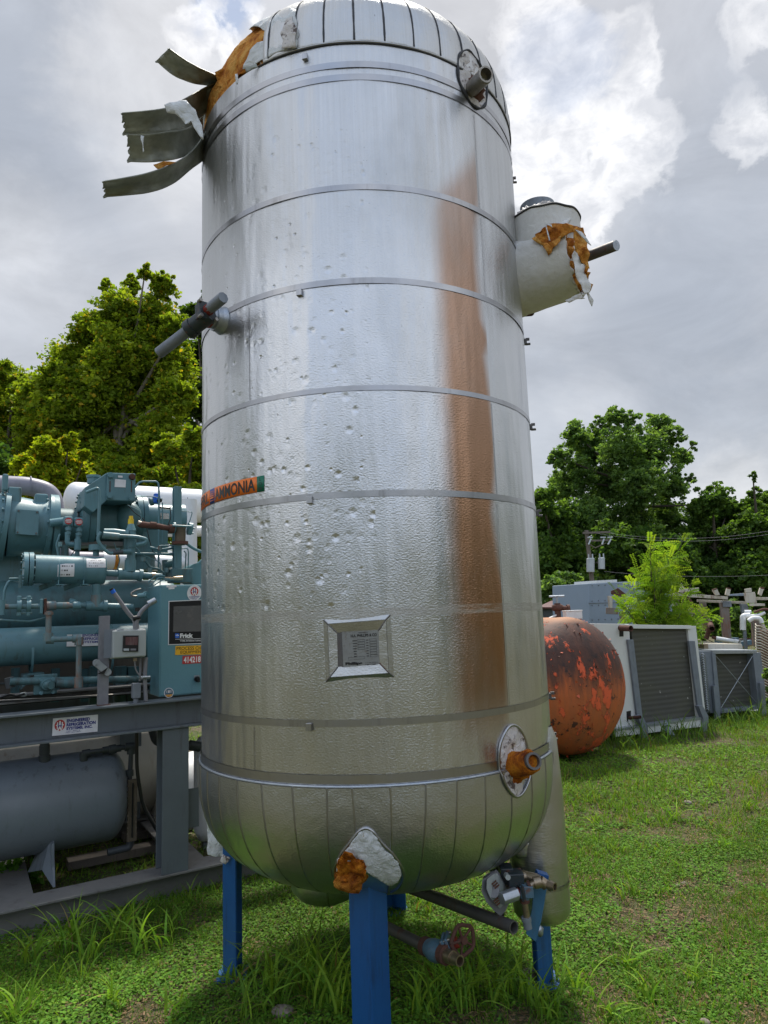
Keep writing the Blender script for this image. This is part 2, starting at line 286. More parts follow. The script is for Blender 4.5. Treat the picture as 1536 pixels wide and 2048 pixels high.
# ------------------------------------------------------------------ mesh helpers
ROOTLOC = {}
def tag(o, label=None, cat=None, group=None, kind=None):
    if label: o['label'] = label
    if cat: o['category'] = cat
    if group: o['group'] = group
    if kind: o['kind'] = kind
    return o
def thing(name, loc, label, cat, group=None):
    o = bpy.data.objects.new(name, None); COL.objects.link(o); o.location = loc; ROOTLOC[o] = Vector(loc); o.empty_display_size = .2
    return tag(o, label, cat, group)
def V(*a): return Vector(a)
def perp(d):
    d = d.normalized(); a = Vector((0, 0, 1)) if abs(d.z) < .9 else Vector((1, 0, 0)); u = d.cross(a).normalized(); return u, d.cross(u).normalized()
class MB:
    def __init__(s): s.v = []; s.f = []; s.sm = []
    def add(s, vs, fs, smooth=False):
        o = len(s.v); s.v += [Vector(x) for x in vs]; s.f += [tuple(i+o for i in f) for f in fs]; s.sm += [smooth]*len(fs); return s
    def box(s, c, size, ax=None):
        ax = ax or (V(1, 0, 0), V(0, 1, 0), V(0, 0, 1)); h = [ax[i]*size[i]/2 for i in range(3)]; c = Vector(c)
        vs = [c+h[0]*a+h[1]*b+h[2]*d for a in (-1, 1) for b in (-1, 1) for d in (-1, 1)]
        return s.add(vs, [(0, 1, 3, 2), (4, 6, 7, 5), (0, 4, 5, 1), (2, 3, 7, 6), (0, 2, 6, 4), (1, 5, 7, 3)])
    def prism(s, pts, vec):
        n = len(pts); pts = [Vector(p) for p in pts]; vec = Vector(vec)
        return s.add(pts+[p+vec for p in pts], [tuple(range(n))[::-1], tuple(range(n, 2*n))]+[(i, (i+1) % n, (i+1) % n+n, i+n) for i in range(n)])
    def lathe(s, org, axis, prof, seg=32, u=None, a0=0, a1=2*PI, smooth=True):
        org = Vector(org); axis = Vector(axis).normalized(); uu, ww = perp(axis)
        full = abs(a1-a0-2*PI) < 1e-6; n = seg if full else seg+1; rings = []
        for k in range(len(prof)-1):      # separate rings at creases so flats stay flat
            (r0, h0), (r1, h1) = prof[k], prof[k+1]; vs = []
            for r, h in ((r0, h0), (r1, h1)):
                for j in range(n):
                    t = a0+(a1-a0)*j/seg; vs.append(org+axis*h+(uu*math.cos(t)+ww*math.sin(t))*r)
            fs = [(j, (j+1) % n, (j+1) % n+n, j+n) for j in range(seg)]
            s.add(vs, fs, abs(h1-h0) > 1e-9)
        return s
    def slathe(s, org, axis, prof, seg=32):       # smooth profile, shared rings
        org = Vector(org); axis = Vector(axis).normalized(); uu, ww = perp(axis); vs = []
        for r, h in prof:
            for j in range(seg):
                t = 2*PI*j/seg; vs.append(org+axis*h+(uu*math.cos(t)+ww*math.sin(t))*r)
        return s.add(vs, [(i*seg+j, i*seg+(j+1) % seg, (i+1)*seg+(j+1) % seg, (i+1)*seg+j) for i in range(len(prof)-1) for j in range(seg)], True)
    def cyl(s, a, b, r, r2=None, seg=24, cap=True):
        a, b = Vector(a), Vector(b); r2 = r if r2 is None else r2; h = (b-a).length
        p = [(r, 0), (r2, h)]
        if cap: p = [(0, 0)]+p+[(0, h)]
        return s.lathe(a, b-a, p, seg)
    def hollow(s, a, b, r, wall=.006, deep=None, seg=24):      # pipe open at end b
        a, b = Vector(a), Vector(b); h = (b-a).length; deep = deep or min(h*.8, r*3)
        return s.lathe(a, b-a, [(0, 0), (r, 0), (r, h), (r-wall, h), (r-wall, h-deep), (0, h-deep)], seg)
    def tube(s, pts, r, seg=14, bend=0, cap=True):
        pts = [Vector(p) for p in pts]
        if bend:
            q = [pts[0]]
            for i in range(1, len(pts)-1):
                a, b, c = pts[i-1], pts[i], pts[i+1]; d0 = (a-b); d1 = (c-b); k = min(bend, d0.length*.48, d1.length*.48)
                p0 = b+d0.normalized()*k; p1 = b+d1.normalized()*k
                q += [(p0*(1-t)*(1-t)+b*2*t*(1-t)+p1*t*t) for t in [j/7 for j in range(8)]]
            pts = q+[pts[-1]]
        n = len(pts); vs = []; d = (pts[1]-pts[0]).normalized(); u, ww = perp(d)
        for i, p in enumerate(pts):
            if i == 0: t = pts[1]-pts[0]
            elif i == n-1: t = pts[-1]-pts[-2]
            else: t = (pts[i+1]-pts[i]).normalized()+(pts[i]-pts[i-1]).normalized()
            t = t.normalized(); u = (u-t*u.dot(t)).normalized(); ww = t.cross(u)
            rr = r[i] if isinstance(r, (list, tuple)) else r
            vs += [p+(u*math.cos(2*PI*j/seg)+ww*math.sin(2*PI*j/seg))*rr for j in range(seg)]
        s.add(vs, [(i*seg+j, i*seg+(j+1) % seg, (i+1)*seg+(j+1) % seg, (i+1)*seg+j) for i in range(n-1) for j in range(seg)], True)
        if cap: s.add(vs[:seg], [tuple(range(seg))[::-1]]); s.add(vs[-seg:], [tuple(range(seg))])
        return s
    def bolts(s, c, axis, R_, n, r=.008, h=.01, a0=0, seg=6):
        axis = Vector(axis).normalized(); u, ww = perp(axis)
        for i in range(n):
            t = a0+2*PI*i/n; p = Vector(c)+(u*math.cos(t)+ww*math.sin(t))*R_; s.cyl(p, p+axis*h, r, seg=seg)
        return s
    def fn(s, f, nu, nv, smooth=True):
        vs = [f(i/nu, j/nv) for i in range(nu+1) for j in range(nv+1)]
        return s.add(vs, [(i*(nv+1)+j, (i+1)*(nv+1)+j, (i+1)*(nv+1)+j+1, i*(nv+1)+j+1) for i in range(nu) for j in range(nv)], smooth)
    def blob(s, c, rad, amp=.2, seed=0, sub=3, freq=3.0):
        import bmesh
        bm = bmesh.new(); bmesh.ops.create_icosphere(bm, subdivisions=sub, radius=1)
        from mathutils import noise as mn
        vs = []
        for v in bm.verts:
            n = v.co.normalized(); k = 1+amp*(mn.fractal(n*freq+Vector((seed*3.7, seed, 0)), .7, 2.1, 4)*1.3); vs.append(Vector(c)+Vector((n.x*rad[0], n.y*rad[1], n.z*rad[2]))*k)
        s.add(vs, [tuple(v.index for v in f.verts) for f in bm.faces], True); bm.free(); return s
    def text(s, txt, org, ux, uy, wdt, hgt, off=0, bold=.0, f=None):
        if set(txt) <= {'-', '\n'}:      # print too small to read: broken ink strokes
            vs, fs = [], []; rows_ = txt.split('\n')
            for j, r_ in enumerate(rows_):
                for i in range(len(r_)):
                    w0 = .25+.6*((i*7+j*5) % 4)/4; o_ = len(vs); y = 1-(j+.6)/len(rows_); h_ = .32/len(rows_); vs += [(i, y, 0), (i+w0, y, 0), (i+w0, y+h_, 0), (i, y+h_, 0)]; fs.append((o_, o_+1, o_+2, o_+3))
        else: vs, fs = text_geo(txt, bold)
        xs = [v[0] for v in vs]; ys = [v[1] for v in vs]; x0, x1, y0, y1 = min(xs), max(xs), min(ys), max(ys)
        org = Vector(org); ux = Vector(ux).normalized(); uy = Vector(uy).normalized(); nn = ux.cross(uy)
        if f: o = [f((v[0]-x0)/(x1-x0), (v[1]-y0)/(y1-y0)) for v in vs]
        else: o = [org+ux*((v[0]-x0)/(x1-x0)*wdt)+uy*((v[1]-y0)/(y1-y0)*hgt)+nn*off for v in vs]
        return s.add(o, fs)
    def put(s, name, mat, parent=None, label=None, bevel=0, solid=0):
        me = bpy.data.meshes.new(name); off = Vector((0, 0, 0)); p = parent
        if p is not None:
            q = p
            while q is not None: 
                if q in ROOTLOC: off = ROOTLOC[q]
                q = q.parent
        me.from_pydata([tuple(v-off) for v in s.v], [], s.f); me.materials.append(mat)
        me.polygons.foreach_set('use_smooth', s.sm); me.validate(); me.update()
        o = bpy.data.objects.new(name, me); COL.objects.link(o); o.parent = parent
        if bevel:
            b = o.modifiers.new('bevel', 'BEVEL'); b.width = bevel; b.segments = 2; b.limit_method = 'ANGLE'; b.angle_limit = math.radians(50)
        if solid:
            b = o.modifiers.new('thickness', 'SOLIDIFY'); b.thickness = solid; b.offset = -1
        if label: o['label'] = label
        return o
_tg = {}
def text_geo(txt, bold):
    if (txt, bold) not in _tg:
        cu = bpy.data.curves.new('t', 'FONT'); cu.body = txt; cu.size = 1; cu.offset = bold; cu.align_x = 'CENTER'; cu.resolution_u = 3; cu.space_line = .95
        ob = bpy.data.objects.new('t', cu); COL.objects.link(ob); dg = bpy.context.evaluated_depsgraph_get(); me = bpy.data.meshes.new_from_object(ob.evaluated_get(dg))
        _tg[(txt, bold)] = ([tuple(v.co) for v in me.vertices], [tuple(p.vertices) for p in me.polygons])
        bpy.data.objects.remove(ob); bpy.data.curves.remove(cu); bpy.data.meshes.remove(me)
    return _tg[(txt, bold)]
def npmesh(name, Vt, F, mat, cols=None, smooth=False):
    me = bpy.data.meshes.new(name); k = F.shape[1]; me.vertices.add(len(Vt)); me.vertices.foreach_set('co', np.ascontiguousarray(Vt, dtype=np.float32).ravel())
    me.loops.add(F.size); me.loops.foreach_set('vertex_index', np.ascontiguousarray(F, dtype=np.int32).ravel())
    me.polygons.add(len(F)); me.polygons.foreach_set('loop_start', np.arange(0, F.size, k, dtype=np.int32))
    me.polygons.foreach_set('use_smooth', np.full(len(F), smooth)); me.update(calc_edges=True); me.materials.append(mat)
    if cols is not None:
        a = me.attributes.new('tint', 'FLOAT_COLOR', 'POINT'); c = np.ones((len(Vt), 4), np.float32); c[:, :3] = cols; a.data.foreach_set('color', c.ravel())
    o = bpy.data.objects.new(name, me); COL.objects.link(o); return o
def patch(outline, mapf, res, disp=0, seed=0, freq=6, edge_jag=0):
    """torn sheet: outline in 2D parameters, triangulated, mapped to 3D by mapf(a,b,d) with wrinkles d"""
    from mathutils import noise as mn
    pts = []
    n = len(outline)
    for i in range(n):
        a = Vector(outline[i]); b = Vector(outline[(i+1) % n]); k = max(1, int((b-a).length/res))
        for j in range(k):
            p = a.lerp(b, j/k); d = Vector((b-a).yx); d.x *= -1
            if d.length > 0: p = p+d.normalized()*edge_jag*mn.noise(Vector((p.x, p.y, seed))/max(res*3, 1e-6))
            pts.append(p)
    m = len(pts); xs = [p.x for p in pts]; ys = [p.y for p in pts]; g = []
    x = min(xs)
    while x < max(xs):
        y = min(ys)
        while y < max(ys):
            g.append(Vector((x+random.uniform(-.2, .2)*res, y+random.uniform(-.2, .2)*res))); y += res
        x += res
    r = delaunay_2d_cdt(pts+g, [(i, (i+1) % m) for i in range(m)], [], 1, 1e-5)
    vs = [mapf(p.x, p.y, disp*mn.fractal(Vector((p.x*freq, p.y*freq, seed*5.1)), .8, 2, 4)) for p in r[0]]
    return MB().add(vs, [tuple(f) for f in r[2]], True)
# ------------------------------------------------------------------ ground
def vnoise(x, y, s, seed):
    r = np.random.default_rng(seed); T = r.random((256, 256)); x = x/s+1000; y = y/s+1000; xi = np.floor(x).astype(int); yi = np.floor(y).astype(int)
    fx = x-xi; fy = y-yi; fx = fx*fx*(3-2*fx); fy = fy*fy*(3-2*fy); g = lambda a, b: T[a % 256, b % 256]
    return (g(xi, yi)*(1-fx)+g(xi+1, yi)*fx)*(1-fy)+(g(xi, yi+1)*(1-fx)+g(xi+1, yi+1)*fx)*fy
def cover(x, y):      # 0 bare earth .. 1 thick cover
    n = .40*vnoise(x, y, .9, 1)+.33*vnoise(x, y, .35, 2)+.27*vnoise(x, y, .12, 3)
    return np.clip((n-.39)/.14, .02, 1)
def height(x, y): return .035*(vnoise(x, y, 1.1, 4)-.5)+.012*(vnoise(x, y, .25, 5)-.5)
def hz(x, y): return float(height(np.array([x]), np.array([y]))[0])
gx = np.concatenate([[-400, -150, -60, -30, -15], np.arange(-8, 9.001, .12), [11, 15, 22, 35, 60, 150, 400]])
gy = np.concatenate([[-400, -150, -60, -30, -12, -6, -2, 0], np.arange(1, 14.001, .12), [16, 19, 23, 30, 40, 60, 100, 200, 400]])
GX, GY = np.meshgrid(gx, gy, indexing='ij'); near = (abs(GX) < 9) & (GY > .5) & (GY < 15)
GZ = np.where(near, height(GX, GY), -.01); nx, ny = GX.shape
idx = np.arange(nx*ny).reshape(nx, ny); F = np.stack([idx[:-1, :-1], idx[1:, :-1], idx[1:, 1:], idx[:-1, 1:]], -1).reshape(-1, 4)
def groundmat():
    m, b, ob, o = newmat('yard_soil_and_turf'); n = noise(ob, 1.4, 8, .65); n2 = noise(ob, 14, 7, .7); n3 = noise(ob, 70, 4, .6)
    soil = ramp(n2, [(.3, (.06, .042, .03)), (.5, (.13, .098, .072)), (.7, (.22, .175, .135))]); soil = mixc(ramp(n3, [(.66, 0), (.7, .8)]), soil, (.30, .26, .21))
    green = ramp(n2, [(.3, (.025, .05, .01)), (.6, (.06, .115, .022))])
    setin(b, 'Base Color', mixc(ramp(n, [(.38, .08), (.62, .6)]), soil, green)); setin(b, 'Roughness', .95); setin(b, 'Specular IOR Level', .1)
    setin(b, 'Normal', bump(n3, .01, 1, bump(n2, .03, 1))); return m
gr = npmesh('ground', np.stack([GX, GY, GZ], -1).reshape(-1, 3), F, groundmat(), smooth=True); tag(gr, kind='structure')
# ------------------------------------------------------------------ ground cover (nobody could count it)
def tints(n, base, var, dry=.0):
    b = np.array(base); k = rng.random((n, 1)); c = b*(1+var*(rng.random((n, 1))*2-1)); c = c*(1+np.array([.35, .05, -.2])*(k*2-1)*.6)
    d = rng.random(n) < dry; c[d] = np.array([.22, .17, .07])*(.6+.6*rng.random((d.sum(), 1))); return c
def wedge(n, y0, y1, p=1.0):      # random ground points inside the view, denser near
    y = y0+(y1-y0)*rng.random(n)**p; x = (rng.random(n)*2-1)*(.62*y+.25); return x, y
def keepout(x, y):
    s = (x+1.02)*(-.5195)+(y-4.29)*.8545; k = (s > .05) & (x < 1.2) & (rng.random(len(x)) < .8); return ~k
def clover(n, y0, y1, size, base, zmax=.03):
    x, y = wedge(n, y0, y1); c = cover(x, y); k = (rng.random(n) < c) & keepout(x, y); x, y = x[k], y[k]; n = len(x)
    dens = vnoise(x, y, .5, 9); s = size*(.5+.9*rng.random(n)); z = height(x, y)+.004+zmax*rng.random(n)*(.3+dens)
    az = rng.random(n)*2*PI; tilt = (rng.random(n)-.5)*1.3; t2 = (rng.random(n)-.5)*1.0
    u = np.stack([np.cos(az), np.sin(az), tilt*.6], -1); v = np.stack([-np.sin(az), np.cos(az), t2*.6], -1); c0 = np.stack([x, y, z], -1)
    sh = np.array([(-1, 0), (-.35, -.62), (.55, -.55), (1, 0), (.55, .55), (-.35, .62)]); s_ = s[:, None, None]/2
    Vt = c0[:, None, :]+(u[:, None, :]*sh[None, :, 0:1]+v[:, None, :]*sh[None, :, 1:2])*s_; Fc = np.arange(n*6).reshape(n, 6)
    t = tints(n, base, .45, .03); t *= (.65+.7*vnoise(x, y, .8, 11))[:, None]
    return Vt.reshape(-1, 3), Fc, np.repeat(t, 6, 0)
def blades(x, y, hgt, wid, base, lean=.6, segs=3, dry=.05, z0=None):
    n = len(x); az = rng.random(n)*2*PI; ln = lean*(.3+rng.random(n)); wd = np.stack([-np.sin(az), np.cos(az), 0*az], -1); d = np.stack([np.cos(az), np.sin(az), 0*az], -1)
    rz = rng.random(n)*2*PI; wd = np.stack([np.cos(rz), np.sin(rz), 0*rz], -1); rows = []
    b0 = np.stack([x, y, height(x, y)-.005 if z0 is None else z0], -1)
    for i in range(segs+1):
        t = i/segs; p = b0+d*(ln*hgt*t**2)[:, None]+np.array([0, 0, 1])*(hgt*(t-.42*ln*t**2.5))[:, None]; w_ = wid*(1-t**1.6*.92)*(.7+.6*min(t*2, 1))
        rows += [p-wd*w_[:, None]/2, p+wd*w_[:, None]/2]
    Vt = np.stack(rows, 1); m = 2*(segs+1); o = np.arange(n)[:, None, None]*m
    q = np.array([[2*i, 2*i+1, 2*i+3, 2*i+2] for i in range(segs)])[None]; return Vt.reshape(-1, 3), (q+o).reshape(-1, 4), np.repeat(tints(n, base, .4, dry), m, 0)
def join(parts):
    Vs, Fs, Cs, o = [], [], [], 0
    for a, b, c in parts: Vs.append(a); Fs.append(b+o); Cs.append(c); o += len(a)
    return np.concatenate(Vs), np.concatenate(Fs), np.concatenate(Cs)
a = join([clover(210000, 1.9, 5.2, .0145, (.105, .215, .026)), clover(130000, 5, 11, .024, (.12, .23, .028), .03)])
tag(npmesh('ground_cover', *a[:2], M['grassleaf'], a[2]), kind='stuff')
def blade_field(n, y0, y1, h, w_, base, p=1, lean=.7, dry=.08):
    x, y = wedge(n, y0, y1, p); k = (rng.random(n) < .25+.75*cover(x+.3, y)*vnoise(x, y, .45, 21)*1.5) & keepout(x, y); x, y = x[k], y[k]; n = len(x)
    return blades(x, y, h*(.4+rng.random(n))*(.5+vnoise(x, y, .6, 22)), w_*(.6+.8*rng.random(n)), base, lean, dry=dry)
def litter(n, y0, y1, ln_):
    x, y = wedge(n, y0, y1); k = (rng.random(n) > cover(x, y)*.85) & keepout(x, y); x, y = x[k], y[k]; n = len(x); az = rng.random(n)*2*PI; L_ = ln_*(.3+rng.random(n)); w_ = .0014+.0025*rng.random(n)**3
    d = np.stack([np.cos(az), np.sin(az), .25*(rng.random(n)-.5)], -1)*L_[:, None]/2; e = np.stack([-np.sin(az), np.cos(az), 0*az], -1)*w_[:, None]; c = np.stack([x, y, height(x, y)+.006+.012*rng.random(n)], -1)
    t = np.array([.30, .20, .12])*(.35+.9*rng.random((n, 1))); return np.stack([c-d-e, c+d-e, c+d+e, c-d+e], 1).reshape(-1, 3), np.arange(4*n).reshape(n, 4), np.repeat(t, 4, 0)
a = join([litter(80000, 1.9, 6, .022), litter(30000, 6, 14, .045)]); tag(npmesh('dry_litter', *a[:2], M['grassleaf'], a[2]), kind='stuff')
a = join([blade_field(130000, 1.9, 5, .055, .0032, (.105, .215, .022), dry=.12), blade_field(130000, 4.5, 10, .065, .0055, (.13, .24, .025), dry=.12), blade_field(90000, 9, 24, .08, .012, (.13, .23, .027), dry=.14)])
tag(npmesh('grass', *a[:2], M['grassleaf'], a[2]), kind='stuff')
parts = []
def tuft(x, y, n, h, w_=.0115, base=(.17, .30, .036), spread=.05, lean=.9, segs=6):
    r = spread*rng.random(n)**.5; t = rng.random(n)*2*PI; parts.append(blades(x+r*np.cos(t), y+r*np.sin(t), h*(.45+.65*rng.random(n)), w_*(.6+.7*rng.random(n)), base, lean, segs, .02))
for (px, py, n, h) in ((240, 1880, 22, .30), (280, 1900, 16, .28), (130, 1900, 18, .30), (180, 1915, 16, .28), (330, 1890, 10, .2), (60, 1925, 14, .26), (560, 2010, 16, .34), (640, 2020, 24, .36), (600, 1990, 16, .30),
                       (690, 2035, 14, .3), (470, 1965, 14, .24), (500, 2035, 12, .22), (880, 1990, 22, .30), (930, 2030, 24, .32), (1000, 2010, 22, .26), (830, 2040, 16, .26), (1080, 2010, 14, .2), (1130, 1975, 14, .2),
                       (1170, 1990, 12, .18), (850, 1830, 14, .2), (820, 1800, 12, .18), (1250, 1930, 22, .14), (1290, 1990, 18, .13), (1350, 1640, 20, .22), (1330, 1650, 8, .2), (1420, 1580, 12, .2), (1200, 1650, 14, .14),
                       (1180, 1600, 12, .14), (1500, 1620, 16, .16), (1450, 1700, 20, .12), (1330, 1790, 16, .10), (40, 2030, 16, .2), (350, 2030, 14, .15), (230, 2000, 14, .18), (610, 1960, 22, .34), (650, 1985, 20, .38), (700, 1990, 16, .3), (530, 1985, 16, .3), (860, 2030, 22, .34), (900, 1950, 14, .24), (960, 1985, 20, .3), (1040, 1995, 20, .3), (1100, 2035, 20, .24), (260, 1860, 16, .26), (150, 1880, 14, .26), (350, 1865, 10, .2), (1400, 1950, 18, .12), (1210, 2035, 16, .14)):
    g = gnd(px, py); tuft(g.x, g.y, n, h)
for i in range(230):
    y = 2+6*random.random()**1.3; x = (random.random()*2-1)*.6*y
    if keepout(np.array([x]), np.array([y]))[0]: tuft(x, y, random.randint(5, 12), random.uniform(.06, .17), .007, (.14, .25, .032), .05)
for (px, py) in ((1270, 1500), (1235, 1500), (1310, 1487), (1340, 1482), (1375, 1475), (1420, 1470), (1450, 1458), (1490, 1455), (1525, 1445), (1460, 1440), (1400, 1478), (1255, 1490), (1500, 1440), (1536, 1450), (1190, 1490)):
    g = gnd(px, py); tuft(g.x, g.y, 26, random.uniform(.2, .4), .012, (.10, .18, .035), .22, .7, 4)
a = join(parts); tag(npmesh('tall_grass', *a[:2], M['grassleaf'], a[2]), kind='stuff')
# ------------------------------------------------------------------ the big ammonia tank
TX, TY, TR = -.07, 3.28, .777
ZB, ZT, HB, HT, RB = .955, 3.844, .51, .50, .789
def prof(z):
    if z > ZT: q = min(1, (z-ZT)/HT); return TR*(1-q**2.7)**(1/2.7)
    if z < ZB: q = min(1, (ZB-z)/HB); return RB*(1-q**2.8)**(1/2.8)
    return TR
def on(th, z, off=0):      # point on the jacket: angle (deg, 0 faces the camera, + right), height
    r = prof(z)+off; t = math.radians(th); return V(TX+r*math.sin(t), TY-r*math.cos(t), z)
def radial(th): t = math.radians(th); return V(math.sin(t), -math.cos(t), 0)
def tang(th): t = math.radians(th); return V(math.cos(t), math.sin(t), 0)
def hit(px, py, off=0):    # where the sight line meets the jacket
    d = ray(px, py); f = lambda t: math.hypot(d.x*t-TX, d.y*t-TY)-prof(EYE+d.z*t)-off
    t = 1.2
    while f(t) > 0 and t < 4: t += .004
    a, b = t-.004, t
    for _ in range(20):
        m_ = (a+b)/2
        if f(m_) > 0: a = m_
        else: b = m_
    return V(d.x*b, d.y*b, EYE+d.z*b)
def thz(p): return math.degrees(math.atan2(p.x-TX, -(p.y-TY))), p.z
tank = thing('ammonia_tank', (TX, TY, 0), 'tall dented silver tank on blue legs with a torn dome and brown stain', 'storage tank')
def bodyf(z0, z1, ph):
    def f(a, b):
        th = 360*a; z = z0+(z1-z0)*b; t = math.radians(th)
        r = TR+.0009*math.sin(5*t+ph)+.0007*math.sin(11*t+ph*2.3)+.0004*math.sin(23*t+ph*3)
        return V(TX+r*math.sin(t), TY-r*math.cos(t), z)
    return f
zs = [ZB, 1.163, 1.977, 2.381, 2.808, 3.199, 3.69, 3.75, ZT]; mb = MB()
for i in range(len(zs)-1): mb.fn(bodyf(zs[i], zs[i+1], i*1.7), 256, 6)
body = mb.put('jacket', M['jacket'], tank)
# sheet overlaps: thin lap strips standing proud of the sheet under them
for th, a, b in ((42.5, 2.83, 3.185), (42.0, 3.21, 3.66), (41.8, 2.0, 2.37), (41.6, 1.18, 1.96), (-34.5, .97, 1.15), (-35, 2.4, 2.79)):
    MB().fn(lambda u, v: on(th+u*.22, a+(b-a)*v, .0022), 2, 4).put('lap_seam', M['bandmetal'], tank)
for z, hgt in ((3.199, .024), (2.808, .024), (2.381, .020), (1.977, .024), (1.163, .024), (3.735, .028), (3.678, .028)):
    MB().fn(lambda u, v: on(360*u, z+hgt*(v-.15), .003), 160, 1, True).put('band', M['bandmetal'], tank)
MB().fn(lambda u, v: on(360*u, ZB+.012+.03*v, .004), 160, 1, True).put('band', M['bandmetal'], tank)
MB().tube([on(a*3, ZB+.003, .0065) for a in range(121)], .0062, 8).put('bead', M['galv'], tank)
MB().tube([on(a*3, ZT+.002, .003) for a in range(121) if a*3 < 200 or a*3 > 333], .004, 8).put('bead', M['bandmetal'], tank)
# band buckles
for th, z in ((87, 3.70), (84, 3.0), (80, 2.80), (82, 2.39), (80, 1.975), (80, 1.16), (83, .98), (-16.8, 2.79), (-13.5, 3.80), (-16.5, 1.160), (-15, 1.972)):
    c = on(th, z, .008); t, r = tang(th), radial(th)
    mb = MB().box(c, (.022, .012, .026), (t, r, V(0, 0, 1)))
    if th > 70: mb.box(c+r*.01+V(0, 0, .012), (.01, .018, .012), (t, r, V(0, 0, 1))).cyl(c+V(0, 0, -.012), c+V(0, 0, -.012)+r*.022, .006, seg=8)
    mb.put('band_clip', M['darksteel'] if th > 70 else M['bandmetal'], tank, bevel=.001)
# bottom head: gores with raised seams
hp = [ZB-1e-5]+[ZB-HB*(i/40) for i in range(1, 39)]+[ZB-HB*.965, ZB-HB*.985, ZB-HB*.998, ZB-HB]
MB().fn(lambda a, b: on(360*a, hp[round(b*42)], .0018*abs(math.cos(PI*(a*40+.38)))**.5), 240, 42).put('bottom_head', M['head'], tank)
for k in range(40):
    th = -5.5+9.05*k
    if 100 < th % 360 < 250: continue
    MB().tube([on(th+.6*math.sin(j*.4+k), hp[min(j*4, 42)] , .0015) for j in range(11)], .0036, 6).put('gore_seam', M['bandmetal'], tank)
# top dome: gores with dark sealant; torn away on the left
A0, A1 = -28, 205       # angular range still covered
dz = [ZT+HT*(i/40) for i in range(39)]+[ZT+HT*.965, ZT+HT*.985, ZT+HT*.998, ZT+HT]
MB().fn(lambda a, b: on(A0+(A1-A0)*a, dz[round(b*42)], .006*abs(math.sin(PI*(a*(A1-A0)+A0-1.5)/9.2))**.6), 232, 42).put('dome', M['dome'], tank, solid=.003)
for k in range(-3, 12):
    th = 1.5+9.2*k
    if th < A0: continue
    MB().tube([on(th, dz[min(j*3+1, 42)], .0015) for j in range(14)], [.0035+.002*random.random() for _ in range(14)], 6).put('gore_seam', M['mastic'], tank)
MB().tube([on(a, ZT-.004, .002) for a in range(-30, 95, 3)], .0035, 6).put('sealant_line', M['mastic'], tank)
from mathutils import noise as mno
def foamf(a, b):
    th = -195+(170)*a; z = ZT-.05+(HT+.045)*b; n = mno.fractal(Vector((th*.05, z*7, 3)), .7, 2, 5)
    return on(th, min(z, ZT+HT-.004), -.010+.013*n-(.05 if b > .98 else 0))
MB().fn(foamf, 150, 60).put('exposed_foam', M['foam'], tank)
def dmap(off):
    return lambda a, b, d: on(a, b, off+d)
def outl(pts, off=.0): return [thz(hit(x, y, off)) for x, y in pts]
# paper still clinging to the dome (angle, height), torn left edge
def dpatch(px, name, mat, off, disp, seed, jag, label=None):
    pp = [thz(hit(x, y, off)) for x, y in px]; pp = [(a*.0136, z) for a, z in pp]
    return patch(pp, lambda a, b, d: on(a/.0136, min(b, ZT+HT-.002), off+d), .014, disp, seed, 6, jag).put(name, mat, tank, label, solid=.002)
dpatch([(594, 97), (597, 60), (592, 22), (580, 14), (560, 22), (540, 32), (524, 48), (514, 42), (520, 56), (530, 62), (545, 62), (528, 78), (514, 86), (500, 100), (494, 118), (486, 138), (500, 134), (530, 120), (560, 106)], 'torn_paper', M['paper'], .002, .012, 3, .010)
dpatch([(593, 98), (595, 60), (586, 30), (574, 36), (568, 55), (562, 70), (570, 84), (566, 100)], 'torn_paper', M['paper_dirty'], .008, .014, 8, .010, 'stained scrap of torn paper')
dpatch([(482, 152), (500, 138), (500, 118), (488, 112), (478, 125), (470, 145), (462, 150), (450, 160), (452, 176), (468, 168)], 'foam_patch', M['foam_dark'], -.006, .02, 10, .012)
# peeled gores hanging off the left shoulder
def strip(top, bot, Ys, name='peeled_sheet', mat=None, n=24, curl=.012, seam=True):
    def cr(P_, t):
        k = len(P_)-1; s = min(t*k, k-1e-6); i = int(s); f = s-i; p = lambda j: P_[max(0, min(k, j))]
        a, b, c, d = p(i-1), p(i), p(i+1), p(i+2)
        return tuple(.5*(2*b[m]+(c[m]-a[m])*f+(2*a[m]-5*b[m]+4*c[m]-d[m])*f*f+(3*b[m]-a[m]-3*c[m]+d[m])*f**3) for m in range(len(a)))
    def f(a, b):
        t = cr(top, a); q = cr(bot, a); Y = cr([(y,) for y in Ys], a)[0]; x = t[0]+(q[0]-t[0])*b; y = t[1]+(q[1]-t[1])*b
        jag = .02*mno.noise(Vector((b*7, a*3, 2))) if a < .03 else 0
        return atY(x, y, Y+.10*(b-.5)+curl*math.sin(PI*b)*2+.014*mno.fractal(Vector((a*6, b*3, 5)), .8, 2, 4))+V(jag, 0, jag)
    o = MB().fn(f, n, 10).put(name, mat or M['under'], tank, solid=.003)
    if seam:
        for b in (.04, .96): MB().tube([f(i/n, b) for i in range(n+1)], .004, 6).put('sheet_hem', M['under'], o)
    return o
strip([(338, 96), (372, 120), (405, 138), (440, 152), (462, 152)], [(312, 122), (345, 150), (385, 166), (420, 172), (452, 182)], [2.70, 2.74, 2.82, 2.92, 3.0])
strip([(244, 225), (290, 221), (335, 214), (372, 195), (402, 178), (440, 160)], [(248, 269), (290, 269), (340, 262), (375, 255), (405, 232), (440, 200)], [2.62, 2.66, 2.72, 2.84, 2.96, 3.0])
strip([(255, 268), (290, 269), (340, 262), (375, 255), (404, 234)], [(257, 324), (300, 325), (345, 320), (375, 310), (408, 285)], [2.68, 2.7, 2.76, 2.88, 3.0])
